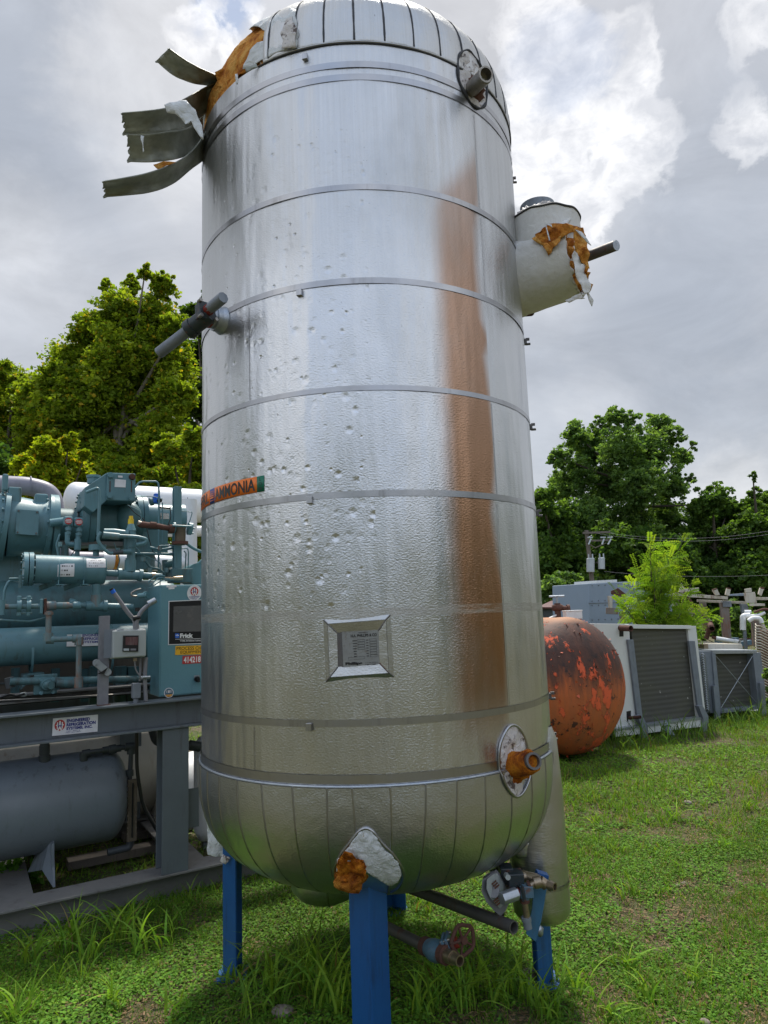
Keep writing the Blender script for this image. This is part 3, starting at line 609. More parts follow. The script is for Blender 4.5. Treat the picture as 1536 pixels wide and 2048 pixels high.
strip([(206, 362), (250, 355), (300, 344), (350, 325), (385, 300), (412, 262)], [(209, 394), (250, 391), (300, 385), (345, 368), (380, 340), (410, 318)], [2.66, 2.68, 2.74, 2.82, 2.9, 2.98])
strip([(402, 178), (425, 176), (448, 168)], [(400, 300), (415, 250), (438, 196)], [3.0, 2.98, 2.9], curl=.03, seam=False)
strip([(430, 150), (448, 152), (462, 158)], [(398, 195), (425, 190), (452, 180)], [3.0, 2.96, 2.9], seam=False)
def flat(px, Y, name, mat, par=None, disp=.02, res=.012, seed=1, jag=.008, solid=.003, tilt=0, label=None):
    o = [atY(x, y, Y) for x, y in px]; x0 = o[0].x
    return patch([(p.x, p.z) for p in o], lambda a, b, d: V(a, Y+d+tilt*(a-x0), b), res, disp, seed, 8, jag).put(name, mat, par or tank, label, solid=solid)
flat([(330, 214), (372, 198), (388, 215), (400, 245), (405, 276), (392, 262), (382, 240), (372, 248), (352, 232), (336, 228)], 2.60, 'torn_paper', M['paper'], disp=.03, seed=4)
flat([(281, 272), (286, 272), (288, 300), (285, 306)], 2.62, 'torn_paper', M['paper'], disp=.004, seed=5)
flat([(306, 330), (322, 326), (350, 322), (318, 340)], 2.74, 'foam_scrap', M['foam'], disp=.02, seed=6)
flat([(432, 152), (470, 142), (500, 125), (490, 160), (470, 172), (455, 190), (440, 178)], 2.83, 'foam_scrap', M['foam'], disp=.04, seed=9)
flat([(470, 148), (476, 148), (475, 168), (472, 166)], 2.62, 'torn_paper', M['paper'], disp=.004, seed=15)
flat([(519, 120), (530, 122), (527, 140), (523, 148), (521, 135)], 2.60, 'torn_paper', M['paper_dirty'], disp=.012, seed=7)
flat([(490, 136), (512, 126), (515, 132), (493, 144)], 2.60, 'sheet_hem', M['under'], disp=.002, seed=8)
# --- nozzles that show through the jacket
def nozzle(ctr, rw, rh, pipe, matp, pname, ptip, pr, nseed):
    th, z = thz(hit(*ctr)); c = on(th, z, .004)
    def dmp(a, b, d): return on(th+math.degrees(a/TR), z+b, .004+d)
    ol = [(rw*math.cos(i/40*2*PI)*(1+.02*math.sin(i*.9)), rh*math.sin(i/40*2*PI)*(1+.02*math.sin(i*.7))) for i in range(40)]
    pp = patch(ol, dmp, .01, .012, nseed, 14).put('nozzle_patch', M['paper_dirty'], tank)
    MB().tube([dmp(a*1.03, b*1.03, .002) for a, b in ol+ol[:1]], [.0055+(.0022*math.sin(i*1.3) if nseed == 1 else 0) for i in range(41)], 8).put('sealant_ring', M['mastic'] if nseed == 1 else M['bandmetal'], pp)
    return th, z
th, z = nozzle((945, 160), .093, .128, None, None, None, None, None, 1)
n0 = hit(948, 178); tip = n0+(radial(37)*.95+V(0, 0, .06)).normalized()*.185; tip = atY(972, 148, tip.y)
MB().hollow(n0-radial(42)*.05, tip, .032, .007).hollow(n0.lerp(tip, .68), n0.lerp(tip, .93), .034, .003).put('nozzle', M['steel'], tank)
MB().blob(n0, (.045, .04, .05), .4, 4).put('nozzle_rust', M['rust'], tank)
th, z = nozzle((1027, 1520), .085, .122, None, None, None, None, None, 2)
n0 = hit(1028, 1530); tip = atY(1068, 1522, n0.y-.15)
MB().hollow(n0, tip, .03, .008).put('nozzle', M['darksteel'], tank)
mb = MB(); ax_ = (tip-n0)
mb.tube([n0+ax_*t for t in (-.1, 0, .2, .4, .6, .78, .9)], [.05, .052, .046, .043, .042, .042, .036], 20)
fo = mb.put('pipe_foam', M['foam_rust'], tank)
fo.data.vertices.foreach_set('co', np.array([v.co+v.co.normalized()*0+Vector((mno.noise(v.co*40), mno.noise(v.co*43+V(5, 0, 0)), mno.noise(v.co*39+V(9, 1, 0))))*.006 for v in fo.data.vertices]).ravel())
MB().blob(n0+V(.0, -.005, -.015), (.055, .03, .055), .3, 12).put('foam_lump', M['foam_rust'], tank)
# --- nameplate window
q = [hit(*p) for p in ((648, 1240), (780, 1230), (787, 1353), (653, 1363))]; qi = [hit(*p) for p in ((674, 1265), (757, 1261), (759, 1326), (676, 1334))]
tc_ = [thz(p) for p in q]; ti = [thz(p) for p in qi]
def bil(c, a, b, off): return on((c[0][0]*(1-a)+c[1][0]*a)*(1-b)+(c[3][0]*(1-a)+c[2][0]*a)*b, (c[0][1]*(1-a)+c[1][1]*a)*(1-b)+(c[3][1]*(1-a)+c[2][1]*a)*b, off)
win = MB()
for k in range(4):
    k2 = (k+1) % 4; cs = ((0, 0), (1, 0), (1, 1), (0, 1))
    o0, o1 = bil(tc_, *cs[k], .003), bil(tc_, *cs[k2], .003); m0, m1 = bil(tc_, *[.5+(c-.5)*.86 for c in cs[k]], .013), bil(tc_, *[.5+(c-.5)*.86 for c in cs[k2]], .013); i0, i1 = bil(ti, *cs[k], .002), bil(ti, *cs[k2], .002)
    win.add([o0, o1, m1, m0], [(0, 1, 2, 3)]).add([m0, m1, i1, i0], [(0, 1, 2, 3)])
wn = win.put('nameplate_frame', M['pot'], tank, solid=.002)
for k in range(4):
    cs = ((0, 0), (1, 0), (1, 1), (0, 1)); MB().tube([bil(tc_, *cs[k], .004), bil(tc_, *[.5+(c-.5)*.86 for c in cs[k]], .014), bil(ti, *cs[k], .004)], .0028, 6).put('corner_solder', M['darksteel'], wn)
pl0, pl1, pl2, pl3 = [on(*thz(hit(*p)), .0) for p in ((684, 1264), (757, 1260), (759, 1328), (687, 1334))]
rr = radial(-3); pl = [p+rr*.0035 for p in (pl0, pl1, pl2, pl3)]
plate = MB().prism([p for p in pl][::-1], rr*.0015).put('nameplate', M['plate_grey'], tank)
MB().prism([hit(674, 1265)+rr*.002, hit(684, 1264)+rr*.002, hit(687, 1334)+rr*.002, hit(676, 1334)+rr*.002][::-1], rr*.001).put('recess_shade', M['darksteel'], tank)  # dark strip stands for the shadow gap at the plate's left edge
pu = (pl[1]-pl[0]); pv = (pl[3]-pl[0]); po = pl[0]+rr*.0022
def pt(a, b): return po+pu*a+pv*b
let = MB()
for s, a0, a1, b0, b1, bo in (('DESIGNED BY', .45, .72, .06, .035, .01), ('H.A. PHILLIPS & CO', .24, .95, .17, .085, .03), ('Phillips', .06, .52, .97, .87, .06), ('H. A. PHILLIPS & CO', .6, .95, .93, .90, .0), ('---------', .6, .92, .985, .955, .0)):
    let.text(s, po, pu, pv, 1, 1, bold=bo, f=lambda x, y: pt(a0+(a1-a0)*x, (b0 if b0 > b1 else b1)-(abs(b0-b1))*y))
for r_ in range(7):
    b = .24+.075*r_
    for a0, a1 in ((.42, .61), (.75, .93)):
        for (x0, y0, x1, y1) in ((a0, b, a1, b), (a0, b+.06, a1, b+.06), (a0, b, a0, b+.06), (a1, b, a1, b+.06)):
            if a0 < .5 and r_ > 3: continue
            p, q_ = pt(x0, y0), pt(x1, y1); let.tube([p, q_], .00035, 4)
    let.box(pt(.34, b+.03), (.016-.0012*r_, .0025, .0004), (pu.normalized(), pv.normalized(), rr)); let.box(pt(.68, b+.03), (.008, .0022, .0004), (pu.normalized(), pv.normalized(), rr))
let.tube([pt(.15, .74), pt(.6, .72), pt(.6, .79), pt(.15, .81), pt(.15, .74)], .00035, 4)
let.put('lettering', M['black'], plate)
# --- pipe marker label
def mk(x, y0, y1):
    return hit(x, y0), hit(x, y1)
zlo, zhi = 2.0265, 2.088
def lab(th0, th1, mat, name, off=.0035): return MB().fn(lambda a, b: on(th0+(th1-th0)*a, zlo+(zhi-zlo)*b, off), 14, 1).put(name, mat, tank, solid=.001)
l1 = lab(-53.6, -32.2, M['orange_label'], 'pipe_marker'); l2 = lab(-32.15, -29.6, M['green_label'], 'pipe_marker'); l3 = lab(-57.5, -53.65, M['navy_label'], 'pipe_marker'); l4 = lab(-75, -57.55, M['orange_label'], 'pipe_marker')
MB().text('AMMONIA', V(0, 0, 0), V(1, 0, 0), V(0, 1, 0), 1, 1, bold=.018, f=lambda x, y: on(-53.0+20.2*x, zlo+.006+.049*y, .0052)).put('lettering', M['black'], l1)
MB().text('L\nO\nW', V(0, 0, 0), V(1, 0, 0), V(0, 1, 0), 1, 1, bold=.0, f=lambda x, y: on(-31.7+1.7*x, zlo+.006+.049*y, .0052)).put('lettering', M['black'], l2)
MB().text('-----', V(0, 0, 0), V(1, 0, 0), V(0, 1, 0), 1, 1, f=lambda x, y: on(-57+3*y, zlo+.01+.04*x, .0052)).put('lettering', M['orange_label'], l3)
MB().text('HPRL', V(0, 0, 0), V(1, 0, 0), V(0, 1, 0), 1, 1, bold=.01, f=lambda x, y: on(-73+14.5*x, zlo+.008+.045*y, .0052)).put('lettering', M['black'], l4)
# --- valve on the upper left
c0 = hit(445, 642); ra = radial(-49); YV = c0.y
valve = MB().lathe(c0-ra*.01, ra, [(.056, 0), (.06, .012), (.052, .03), (.05, .05), (.042, .05), (.042, .075)], 28).put('valve_collar', M['galv'], tank)
vb = c0+ra*.075; vb_c = atY(413, 633, vb.y-.06); ax2 = (vb_c-vb).normalized()
vlv = MB().tube([c0+ra*.05, vb_c], .029, 18).put('valve', M['dark_valve'], tank)
MB().cyl(c0+ra*.055, c0+ra*.075, .044).put('valve_ring', M['oxide_red'], vlv)
e = atY(400, 640, vb_c.y-.01); far = atY(318, 706, vb_c.y+.10); dd = (far-vb_c).normalized()
MB().cyl(vb_c-dd*.02, vb_c+dd*.085, .035).cyl(vb_c+dd*.07, vb_c+dd*.10, .039).put('valve_elbow', M['dark_valve'], vlv)
MB().cyl(vb_c+dd*.08, far, .0235).put('pipe_stub', M['galv_dull'], vlv)
s0 = atY(414, 622, vb_c.y-.02); s1 = atY(444, 597, vb_c.y-.10); sd_ = (s1-s0).normalized(); su, sw = perp(sd_)
MB().box(s0-sd_*.005, (.074, .074, .022), (su, sw, sd_)).box(s0-sd_*.028, (.066, .066, .02), (su, sw, sd_)).put('bonnet', M['dark_valve'], vlv, bevel=.004)
MB().bolts(s0-sd_*.005, sd_, .047, 4, .008, .022, PI/4).put('bonnet_bolt', M['steel'], vlv)
MB().cyl(s0, s0+sd_*.03, .022).put('bonnet_gland', M['oxide_red'], vlv)
MB().cyl(s0+sd_*.022, s1+sd_*.01, .0225, seg=8).put('stem_cap', M['galv_dull'], vlv)
# --- big insulated branch on the right
B0 = V(.62, 3.30, 3.16); BA = V(.80, -.60, .0).normalized(); bend = atY(1152, 545, 3.02)
Hc = atY(1090, 538, 3.10); BA = (atY(1160, 528, 3.015)-Hc); BA.z = .015; BA.normalize(); BR = .178
prof_b = lambda a, n: BR*(1+.03*mno.noise(Vector((a*3, n*3, 1))))
def wrapf(a, b):
    t = 2*PI*a; u_ = BA.cross(V(0, 0, 1)).normalized(); w_ = u_.cross(BA); s = -.22+.375*b
    jag = (.018*mno.noise(Vector((math.cos(t)*5, math.sin(t)*5, 3)))+.02*math.sin(t)) if b > .97 else 0
    r = BR*(1+.011*mno.fractal(Vector((math.cos(t)*2.2, math.sin(t)*2.2, b*3)), .7, 2, 4))-.006*(b > .9)
    return Hc+BA*(s+jag)+(u_*math.cos(t)*-1+w_*math.sin(t))*r
br = MB().fn(wrapf, 96, 26).put('insulated_branch', M['wrap'], tank, solid=.012)
MB().lathe(Hc-BA*.2, BA, [(0, .2), (BR-.03, .2), (BR-.03, .28), (.12, .315), (0, .325)], 32).put('branch_foam', M['foam_dark'], br)
mb = MB()
for i in range(26):
    t = i*2.4; r_ = .02+.115*math.sqrt((i+.5)/26); u_ = BA.cross(V(0, 0, 1)).normalized(); w_ = u_.cross(BA)
    mb.blob(Hc+BA*(.118+.022*random.random())+(u_*math.cos(t)+w_*math.sin(t))*r_, (.026+.012*random.random(),)*3, .45, i, 2)
mb.put('foam_lump', M['foam'], br)
Nb = Hc+V(-.01, .0, 0); nr_ = .168; ntop = atY(1107, 448, Nb.y).z
def neckf(a, b):
    t = 2*PI*a; z = Nb.z-.05+(ntop-Nb.z+.05)*b; r = nr_*(1+.009*mno.fractal(Vector((math.cos(t)*2, math.sin(t)*2, z*4)), .7, 2, 4)); return V(Nb.x+.02+r*math.cos(t), Nb.y+r*math.sin(t), z)
nk = MB().fn(neckf, 80, 12).lathe((Nb.x+.02, Nb.y, ntop-.005), (0, 0, 1), [(nr_, 0), (0, .001)], 40).put('insulated_neck', M['wrap'], br)
MB().tube([V(Nb.x+.02+(nr_+.001)*math.cos(t*PI/30), Nb.y+(nr_+.001)*math.sin(t*PI/30), ntop+.003*math.sin(t)) for t in range(61)], .0055, 6).put('neck_rim', M['mastic'], br)
MB().lathe((Nb.x-.005, Nb.y, ntop-.01), (0, 0, 1), [(.082, 0), (.082, .105), (.076, .105), (.076, .02), (0, .02)], 32).put('pipe_collar', M['galv_dull'], br)
mb = MB()
for i in range(14): t = 2.2+i*.19; mb.blob((Nb.x+.02+(nr_-.05)*math.cos(t), Nb.y+(nr_-.05)*math.sin(t)*1, ntop+.01), (.028, .028, .03), .5, 60+i, 2)
mb.put('foam_lump', M['paper_dirty'], br)
def onbr(px, dy=0): return [(x, y) for x, y in px]
def front(px, py, extra=0):       # sight line against neck or branch, whichever stands nearer
    d = ray(px, py); best = 9
    ax = Nb.x+.02; a = d.x**2+d.y**2; b = -2*(d.x*ax+d.y*Nb.y); c = ax**2+Nb.y**2-(nr_+extra)**2; q_ = b*b-4*a*c
    if q_ > 0:
        t = (-b-math.sqrt(q_))/(2*a)
        if Nb.z-.02 < EYE+d.z*t: best = min(best, t)
    o = Vector((0, 0, EYE))-Hc; dp = d-BA*d.dot(BA); op = o-BA*o.dot(BA); a = dp.dot(dp); b = 2*dp.dot(op); c = op.dot(op)-(BR+.004+extra)**2; q_ = b*b-4*a*c
    if q_ > 0:
        t = (-b-math.sqrt(q_))/(2*a); s = (o+d*t).dot(BA)
        if s < .20: best = min(best, t)
    if best > 8: best = (Hc.y-.1)/d.y
    return V(0, 0, EYE)+d*best
def skin(px, name, mat, off, disp=.01, seed=1, label=None, jag=2.5, solid=.002):
    return patch(px, lambda a, b, d: front(a, b, off+d), 3.2, disp, seed, .06, jag).put(name, mat, br, label, solid=solid)
skin([(1071, 470), (1092, 452), (1110, 447), (1135, 447), (1150, 452), (1166, 456), (1172, 475), (1150, 462), (1136, 468), (1120, 480), (1103, 488), (1080, 486)], 'foam_patch', M['foam_dark'], .003, .012, 21)
skin([(1064, 478), (1072, 474), (1082, 486), (1104, 486), (1122, 472), (1120, 482), (1108, 496), (1104, 505), (1097, 512), (1090, 498), (1086, 490)], 'foam_patch', M['foam'], .008, .014, 23)
skin([(1091, 452), (1093, 452), (1101, 482), (1098, 481)], 'torn_paper', M['paper'], .03, .004, 24, jag=.5)
skin([(1089, 448), (1103, 450), (1105, 456), (1101, 452)], 'torn_paper', M['paper'], .03, .004, 25, jag=.5)
tip = atY(1167, 548, 2.95)
flat([(1143, 464), (1152, 459), (1166, 466), (1175, 482), (1178, 505), (1176, 522), (1180, 534), (1172, 532), (1158, 520), (1150, 500)], 2.86, 'foam_patch', M['foam'], br, disp=.045, seed=30, res=.008)
flat([(1146, 505), (1153, 512), (1158, 524), (1166, 528), (1170, 545), (1178, 562), (1184, 570), (1180, 584), (1170, 588), (1160, 566), (1150, 540)], 2.85, 'torn_paper', M['wrap'], br, disp=.03, seed=31)
flat([(1170, 560), (1186, 566), (1183, 578), (1168, 584)], 2.85, 'foam_scrap', M['foam'], br, disp=.02, seed=32)
flat([(1172, 530), (1180, 533), (1174, 548), (1168, 542)], 2.84, 'foam_scrap', M['foam_dark'], br, disp=.02, seed=33)
flat([(1150, 459), (1162, 464), (1176, 482), (1182, 492), (1174, 487), (1160, 472)], 2.84, 'torn_paper', M['paper'], br, disp=.01, seed=34, jag=.003)
flat([(1172, 584), (1178, 586), (1187, 600), (1185, 612), (1178, 598)], 2.86, 'torn_paper', M['wrap'], br, disp=.01, seed=35, jag=.003)
flat([(1130, 602), (1160, 588), (1170, 597), (1150, 601), (1138, 606)], 2.95, 'torn_paper', M['wrap'], br, disp=.02, seed=36)
r0, r1 = atY(1172, 514, 2.98), atY(1232, 491, 2.84)
MB().cyl(r0-(r1-r0)*.5, r1, .0245, seg=8).put('stub_bar', M['darksteel'], br)
MB().cyl(r1-(r1-r0).normalized()*.001, r1+(r1-r0).normalized()*.003, .0225, seg=16).put('bar_end', M['galv'], br)
MB().cyl(atY(1040, 626, 3.3), atY(1062, 624, 3.2), .02).put('branch_drain', M['rust'], br)
# --- bottom: cradle patch at the front leg, legs, sump, drain pipes
pf = lambda a, b, d: hit(a, b, .006+d)
def bpatch(px, name, mat, off, disp=.012, seed=1, jag=2, label=None): return patch(px, lambda a, b, d: hit(a, b, off+d), 4, disp, seed, .05, jag).put(name, mat, tank, label, solid=.003)
bpatch([(729, 1656), (742, 1662), (758, 1680), (772, 1702), (783, 1708), (796, 1726), (803, 1748), (796, 1764), (780, 1772), (760, 1760), (735, 1745), (700, 1740), (672, 1742), (675, 1720), (690, 1700), (700, 1688), (715, 1666)], 'cradle_paper', M['paper'], .006, .006, 41)
bpatch([(676, 1722), (690, 1702), (704, 1706), (712, 1716), (728, 1720), (733, 1732), (732, 1752), (724, 1770), (708, 1782), (690, 1775), (674, 1766), (668, 1752)], 'foam_patch', M['foam_rust'], .022, .03, 43)
MB().blob(hit(700, 1752, .0), (.055, .03, .05), .35, 44).put('foam_lump', M['foam_dark'], tank)
MB().tube([hit(x, y, .004) for x, y in ((669, 1764), (668, 1735), (682, 1708), (700, 1686), (718, 1662), (732, 1655), (746, 1663), (764, 1688), (784, 1706), (804, 1735), (808, 1755), (798, 1775), (782, 1784))], .006, 8, bend=.03).put('cradle_trim', M['bandmetal'], tank)
LG = .098
def leg(cx, cy, ang, top, base=True, name='leg', w_=LG, label=None):
    """steel angle, corner pointing outward at ang"""
    t = math.radians(ang); n = V(math.sin(t), -math.cos(t), 0); a = (-n+V(-n.y, n.x, 0)).normalized(); b = (-n-V(-n.y, n.x, 0)).normalized(); c = V(cx, cy, -.02); k = .009
    o = MB().prism([c, c+a*w_, c+a*w_+b*k, c+(a+b)*k, c+b*w_+a*k, c+b*w_], V(0, 0, top+.02)).put(name, M['blue'], tank, label, bevel=.0015)
    if base: MB().box(c-n*.045+V(0, 0, .022), (.15, .13, .012), (V(-n.y, n.x, 0), n, V(0, 0, 1))).put('foot_plate', M['blue'], o)
    return o
fl = atY(741, 1900, 2.62); leg(fl.x, fl.y, 5, .80)
flat([(732, 1750), (741, 1722), (778, 1740), (779, 1780), (760, 1770), (741, 1757)], 2.595, 'cradle_paper', M['paper'], disp=.012, seed=46, tilt=.75, jag=.004)
g = gnd(448, 1948); leg(g.x-.005, g.y, -88, .85)
g = gnd(1108, 1962); leg(g.x, g.y, 86, .42)
leg(-.03, 3.93, 181, .8)
flat([(417, 1620), (440, 1680), (470, 1718), (455, 1722), (446, 1712), (416, 1708), (414, 1660)], 3.34, 'torn_paper', M['paper'], disp=.02, seed=47)
flat([(446, 1708), (462, 1714), (452, 1728), (440, 1722)], 3.26, 'torn_paper', M['paper_dirty'], disp=.02, seed=48)
sm = atY(652, 1762, 3.22)
MB().slathe(V(sm.x, sm.y, sm.z+.02), V(.0, 0, -1), [(.155, -.1), (.155, .0), (.15, .04), (.12, .075), (.07, .098), (.02, .105), (0, .106)], 32).put('sump', M['head'], tank)
MB().tube([V(sm.x+.155*math.sin(i*.2)*0+.02, sm.y-.158*math.cos(i*.16), sm.z+.02-.108*math.sin(i*.16)) for i in range(11)], .005, 6).put('sump_seam', M['bandmetal'], tank)
a_, b_ = atY(800, 1768, 3.35), atY(1028, 1855, 2.78); MB().hollow(a_, b_, .0235, .005, .1).put('drain_pipe', M['darksteel'], tank)
a_, b_ = atY(745, 1840, 3.2), atY(852, 1893, 2.88); MB().cyl(a_, b_, .0215).put('drain_pipe', M['darksteel'], tank)
dn = (b_-a_).normalized(); v0 = b_; e_ = atY(908, 1917, 2.74); dn = (e_-b_).normalized(); LN = (e_-b_).length
gv = MB().slathe(v0, dn, [(0, 0), (.03, 0), (.032, .02), (.04, .05), (.04, .075), (.032, .1), (.03, .12), (0, .12)], 20).put('gate_valve', M['valve_blue'], tank)
MB().cyl(v0-dn*.01, v0+dn*.018, .034, seg=16).cyl(v0+dn*.10, v0+dn*.128, .034, seg=16).put('valve_ring', M['rust'], gv)
MB().hollow(v0+dn*.12, v0+dn*.165, .024, .004).hollow(v0+dn*.155, v0+dn*.205, .019, .004).put('valve_outlet', M['brass'], gv)
hc = v0+dn*.06; hw = atY(926, 1880, hc.y-.02); hd = (hw-hc).normalized(); su, sw = perp(hd)
MB().box(hc+hd*.045, (.075, .075, .012), (su, sw, hd)).box(hc+hd*.06, (.075, .075, .012), (su, sw, hd)).cyl(hc, hc+hd*.05, .03).put('bonnet', M['valve_blue'], gv, bevel=.003)
MB().bolts(hc+hd*.036, hd, .042, 4, .006, .04, PI/4).cyl(hc+hd*.06, hw, .01).put('valve_stem', M['steel'], gv)
MB().cyl(hc+hd*.07, hc+hd*.095, .02).put('valve_gland', M['oxide_red'], gv)
wa = (radial(25)*.8+V(.3, -.3, .1)).normalized(); wu, ww = perp(wa)
mb = MB().tube([hw+(wu*math.cos(i*PI/12)+ww*math.sin(i*PI/12))*(.052+.003*math.cos(i*PI/12*5)) for i in range(25)], .0075, 10).cyl(hw-wa*.012, hw+wa*.012, .014)
for i in range(5): t = i*2*PI/5; mb.tube([hw, hw+(wu*math.cos(t)+ww*math.sin(t))*.05], .005, 8)
mb.put('handwheel', M['rust'], gv)
# --- insulated oil pot at the right leg, level controller, relief valve cluster
pc = atY(1082, 1800, 3.06); pzb = atY(1085, 1868, 2.93).z; PR = .118
pot = MB().slathe(V(pc.x, pc.y, 0), V(0, 0, 1), [(0, pzb), (.07, pzb+.003), (.095, pzb+.012), (PR-.004, pzb+.035), (PR, pzb+.07), (PR, .55), (PR, .8), (PR-.01, 1.0), (.09, 1.05)], 48).put('oil_pot', M['pot'], tank)
def pf2(a, b): t = 2*PI*a; return V(pc.x-.012+(PR+.022-.02*b)*math.cos(t), pc.y+.01+(PR+.022)*math.sin(t), .52+.34*b+.02*math.sin(t*3))
MB().fn(lambda a, b: V(pc.x+(PR+.0025)*math.cos(2*PI*a), pc.y+(PR+.0025)*math.sin(2*PI*a), .425+.014*b), 48, 1).put('band', M['bandmetal'], pot)
MB().blob(atY(1040, 1690, 2.98), (.055, .03, .045), .35, 71).put('crumpled_jacket', M['pot'], pot)
MB().blob(atY(1112, 1668, 2.98), (.012, .006, .02), .2, 72, 2).put('torn_paper', M['white'], pot)
MB().blob(atY(1078, 1862, 2.93), (.018, .014, .02), .3, 73, 2).put('pot_drain', M['galv'], pot)
bp = [atY(x, y, 2.90) for x, y in ((1070, 1748), (1097, 1754), (1090, 1800), (1083, 1840), (1072, 1884), (1052, 1868), (1064, 1820))]
MB().prism(bp, V(0, .008, 0)).put('mount_plate', M['blue_pale'], pot, bevel=.001)
MB().prism([atY(x, y, 2.86) for x, y in ((1076, 1745), (1098, 1752), (1097, 1762), (1073, 1755))], V(0, .04, 0)).put('bracket', M['blue'], pot, bevel=.001)
yv = 2.82; P_ = lambda x, y, Y=yv: atY(x, y, Y)
dv_ = MB().box(P_(1030, 1757, 2.86), (.06, .07, .055)).box(P_(1012, 1750, 2.9), (.05, .07, .07)).put('control_valve', M['dark_valve'], pot, bevel=.004)
MB().cyl(P_(1040, 1755, 2.88), P_(1052, 1752, 2.88), .024).tube([P_(1050, 1752, 2.88), P_(1072, 1757, 2.86), P_(1085, 1765, 2.84)], .019, 14).put('pipe', M['brass'], dv_)
MB().cyl(P_(1068, 1766), P_(1082, 1763), .022).cyl(P_(1080, 1762), P_(1092, 1770), .02).hollow(P_(1090, 1768), P_(1110, 1774, 2.79), .0155, .004).cyl(P_(1098, 1771), P_(1103, 1772.5), .019).put('pipe_tee', M['brass'], dv_)
MB().cyl(P_(1058, 1773), P_(1070, 1766), .014).put('pipe', M['brass'], dv_)
MB().cyl(P_(1057, 1773.5), P_(1062, 1771), .021).put('valve_ring', M['rust'], dv_)
ang = MB().box(P_(1052, 1781), (.05, .045, .042)).cyl(P_(1052, 1782), P_(1049, 1798), .018).put('angle_valve', M['valve_blue'], dv_, bevel=.003)
fx = V(.93, .2, .12).normalized(); fu, fw = perp(fx)
MB().box(P_(1043, 1783), (.052, .052, .008), (fu, fw, fx)).box(P_(1040, 1784), (.05, .05, .007), (fu, fw, fx)).bolts(P_(1038, 1785), fx, .03, 4, .005, .012, PI/4).put('bonnet', M['dark_valve'], ang)
MB().cyl(P_(1034, 1787), P_(1041, 1784), .017).put('valve_gland', M['oxide_red'], ang)
MB().cyl(P_(1003, 1798, 2.77), P_(1033, 1787, 2.80), .024, seg=6).put('stem_cap', M['galv'], ang, bevel=.002)
MB().cyl(P_(1049, 1796), P_(1050, 1805), .018).put('valve_ring', M['rust'], ang)
MB().cyl(P_(1049, 1803), P_(1054, 1836), .0125).put('pipe', M['brass'], ang)
MB().cyl(P_(1052, 1834), P_(1053, 1842), .019).cyl(P_(1053, 1840), P_(1056, 1857), .016).put('pipe_cap', M['galv_dull'], ang)
oc = [(967, 1752), (981, 1742), (993, 1738), (1008, 1756), (1021, 1775), (1021, 1795), (1012, 1815), (1003, 1823), (990, 1812), (976, 1796), (966, 1775)]
lc = MB().prism([atY(x, y, 2.86+.9*(x-990)/1383*2.8) for x, y in oc], V(-.012, -.045, 0)).put('level_controller', M['conduit'], tank, bevel=.004)
MB().prism([atY(975+(x-967)*.72, 1752+(y-1745)*.82, 2.812+.9*(x-990)/1383*2.8) for x, y in oc], V(-.003, -.004, 0)).put('controller_label', M['box_grey'], lc)
MB().cyl(atY(988, 1782, 2.815), atY(987, 1782.5, 2.79), .022).put('controller_hub', M['conduit'], lc)
for x, y in ((988, 1765), (991, 1769), (994, 1773), (992, 1799), (995, 1803), (998, 1807)): MB().box(atY(x, y, 2.79), (.022, .004, .005), (V(.8, 0, .6), V(0, 1, 0), V(-.6, 0, .8))).put('controller_mark', M['rust'], lc)
MB().prism([atY(x, y, 2.80) for x, y in ((972, 1768), (977, 1762), (980, 1792), (974, 1784))], V(0, -.003, 0)).put('controller_badge', M['black'], lc)
MB().cyl(atY(1012, 1750, 2.84), atY(1016, 1755, 2.80), .010).put('controller_port', M['box_grey'], lc)
MB().blob(atY(1000, 1828, 2.9), (.018, .018, .02), .2, 77, 2).tube([atY(990, 1810, 2.9), atY(992, 1826, 2.9), atY(1000, 1832, 2.9)], .006, 8).put('controller_gland', M['black'], lc)
MB().tube([atY(1025, 1760, 2.95), atY(1010, 1745, 3.0), atY(985, 1735, 3.1)], .02, 12).put('level_pipe', M['dark_valve'], tank)
# ------------------------------------------------------------------ left side: skid frame coordinates (u along the beams, v away from the camera)
SO = V(-1.02, 4.29, 0); SA = math.radians(31.3); U = V(math.cos(SA), math.sin(SA), 0); W = V(-math.sin(SA), math.cos(SA), 0); ZZ = V(0, 0, 1); AX = (U, W, ZZ)
def S(px, py, v=0):
    d = ray(px, py); t = (v+SO.dot(W))/d.dot(W); return V(d.x*t, d.y*t, EYE+d.z*t)
def uv(p): q = p-SO; return q.dot(U), q.dot(W)
def F_(u, v, z): return SO+U*u+W*v+V(0, 0, z)
def mpp(p): return (CM.transposed() @ (p-V(0, 0, EYE))).z*-1/FPX
def ibeam(mb, a, b, h, wd, tf=.011, tw=.009, up=ZZ, side=W):
    a, b = Vector(a), Vector(b); d = (b-a).normalized(); L_ = (b-a).length; c = (a+b)/2; ax = (d, side, up)
    mb.box(c+up*(h/2-tf/2), (L_, wd, tf), ax).box(c-up*(h/2-tf/2), (L_, wd, tf), ax).box(c, (L_, tw, h-2*tf-.001), ax); return mb
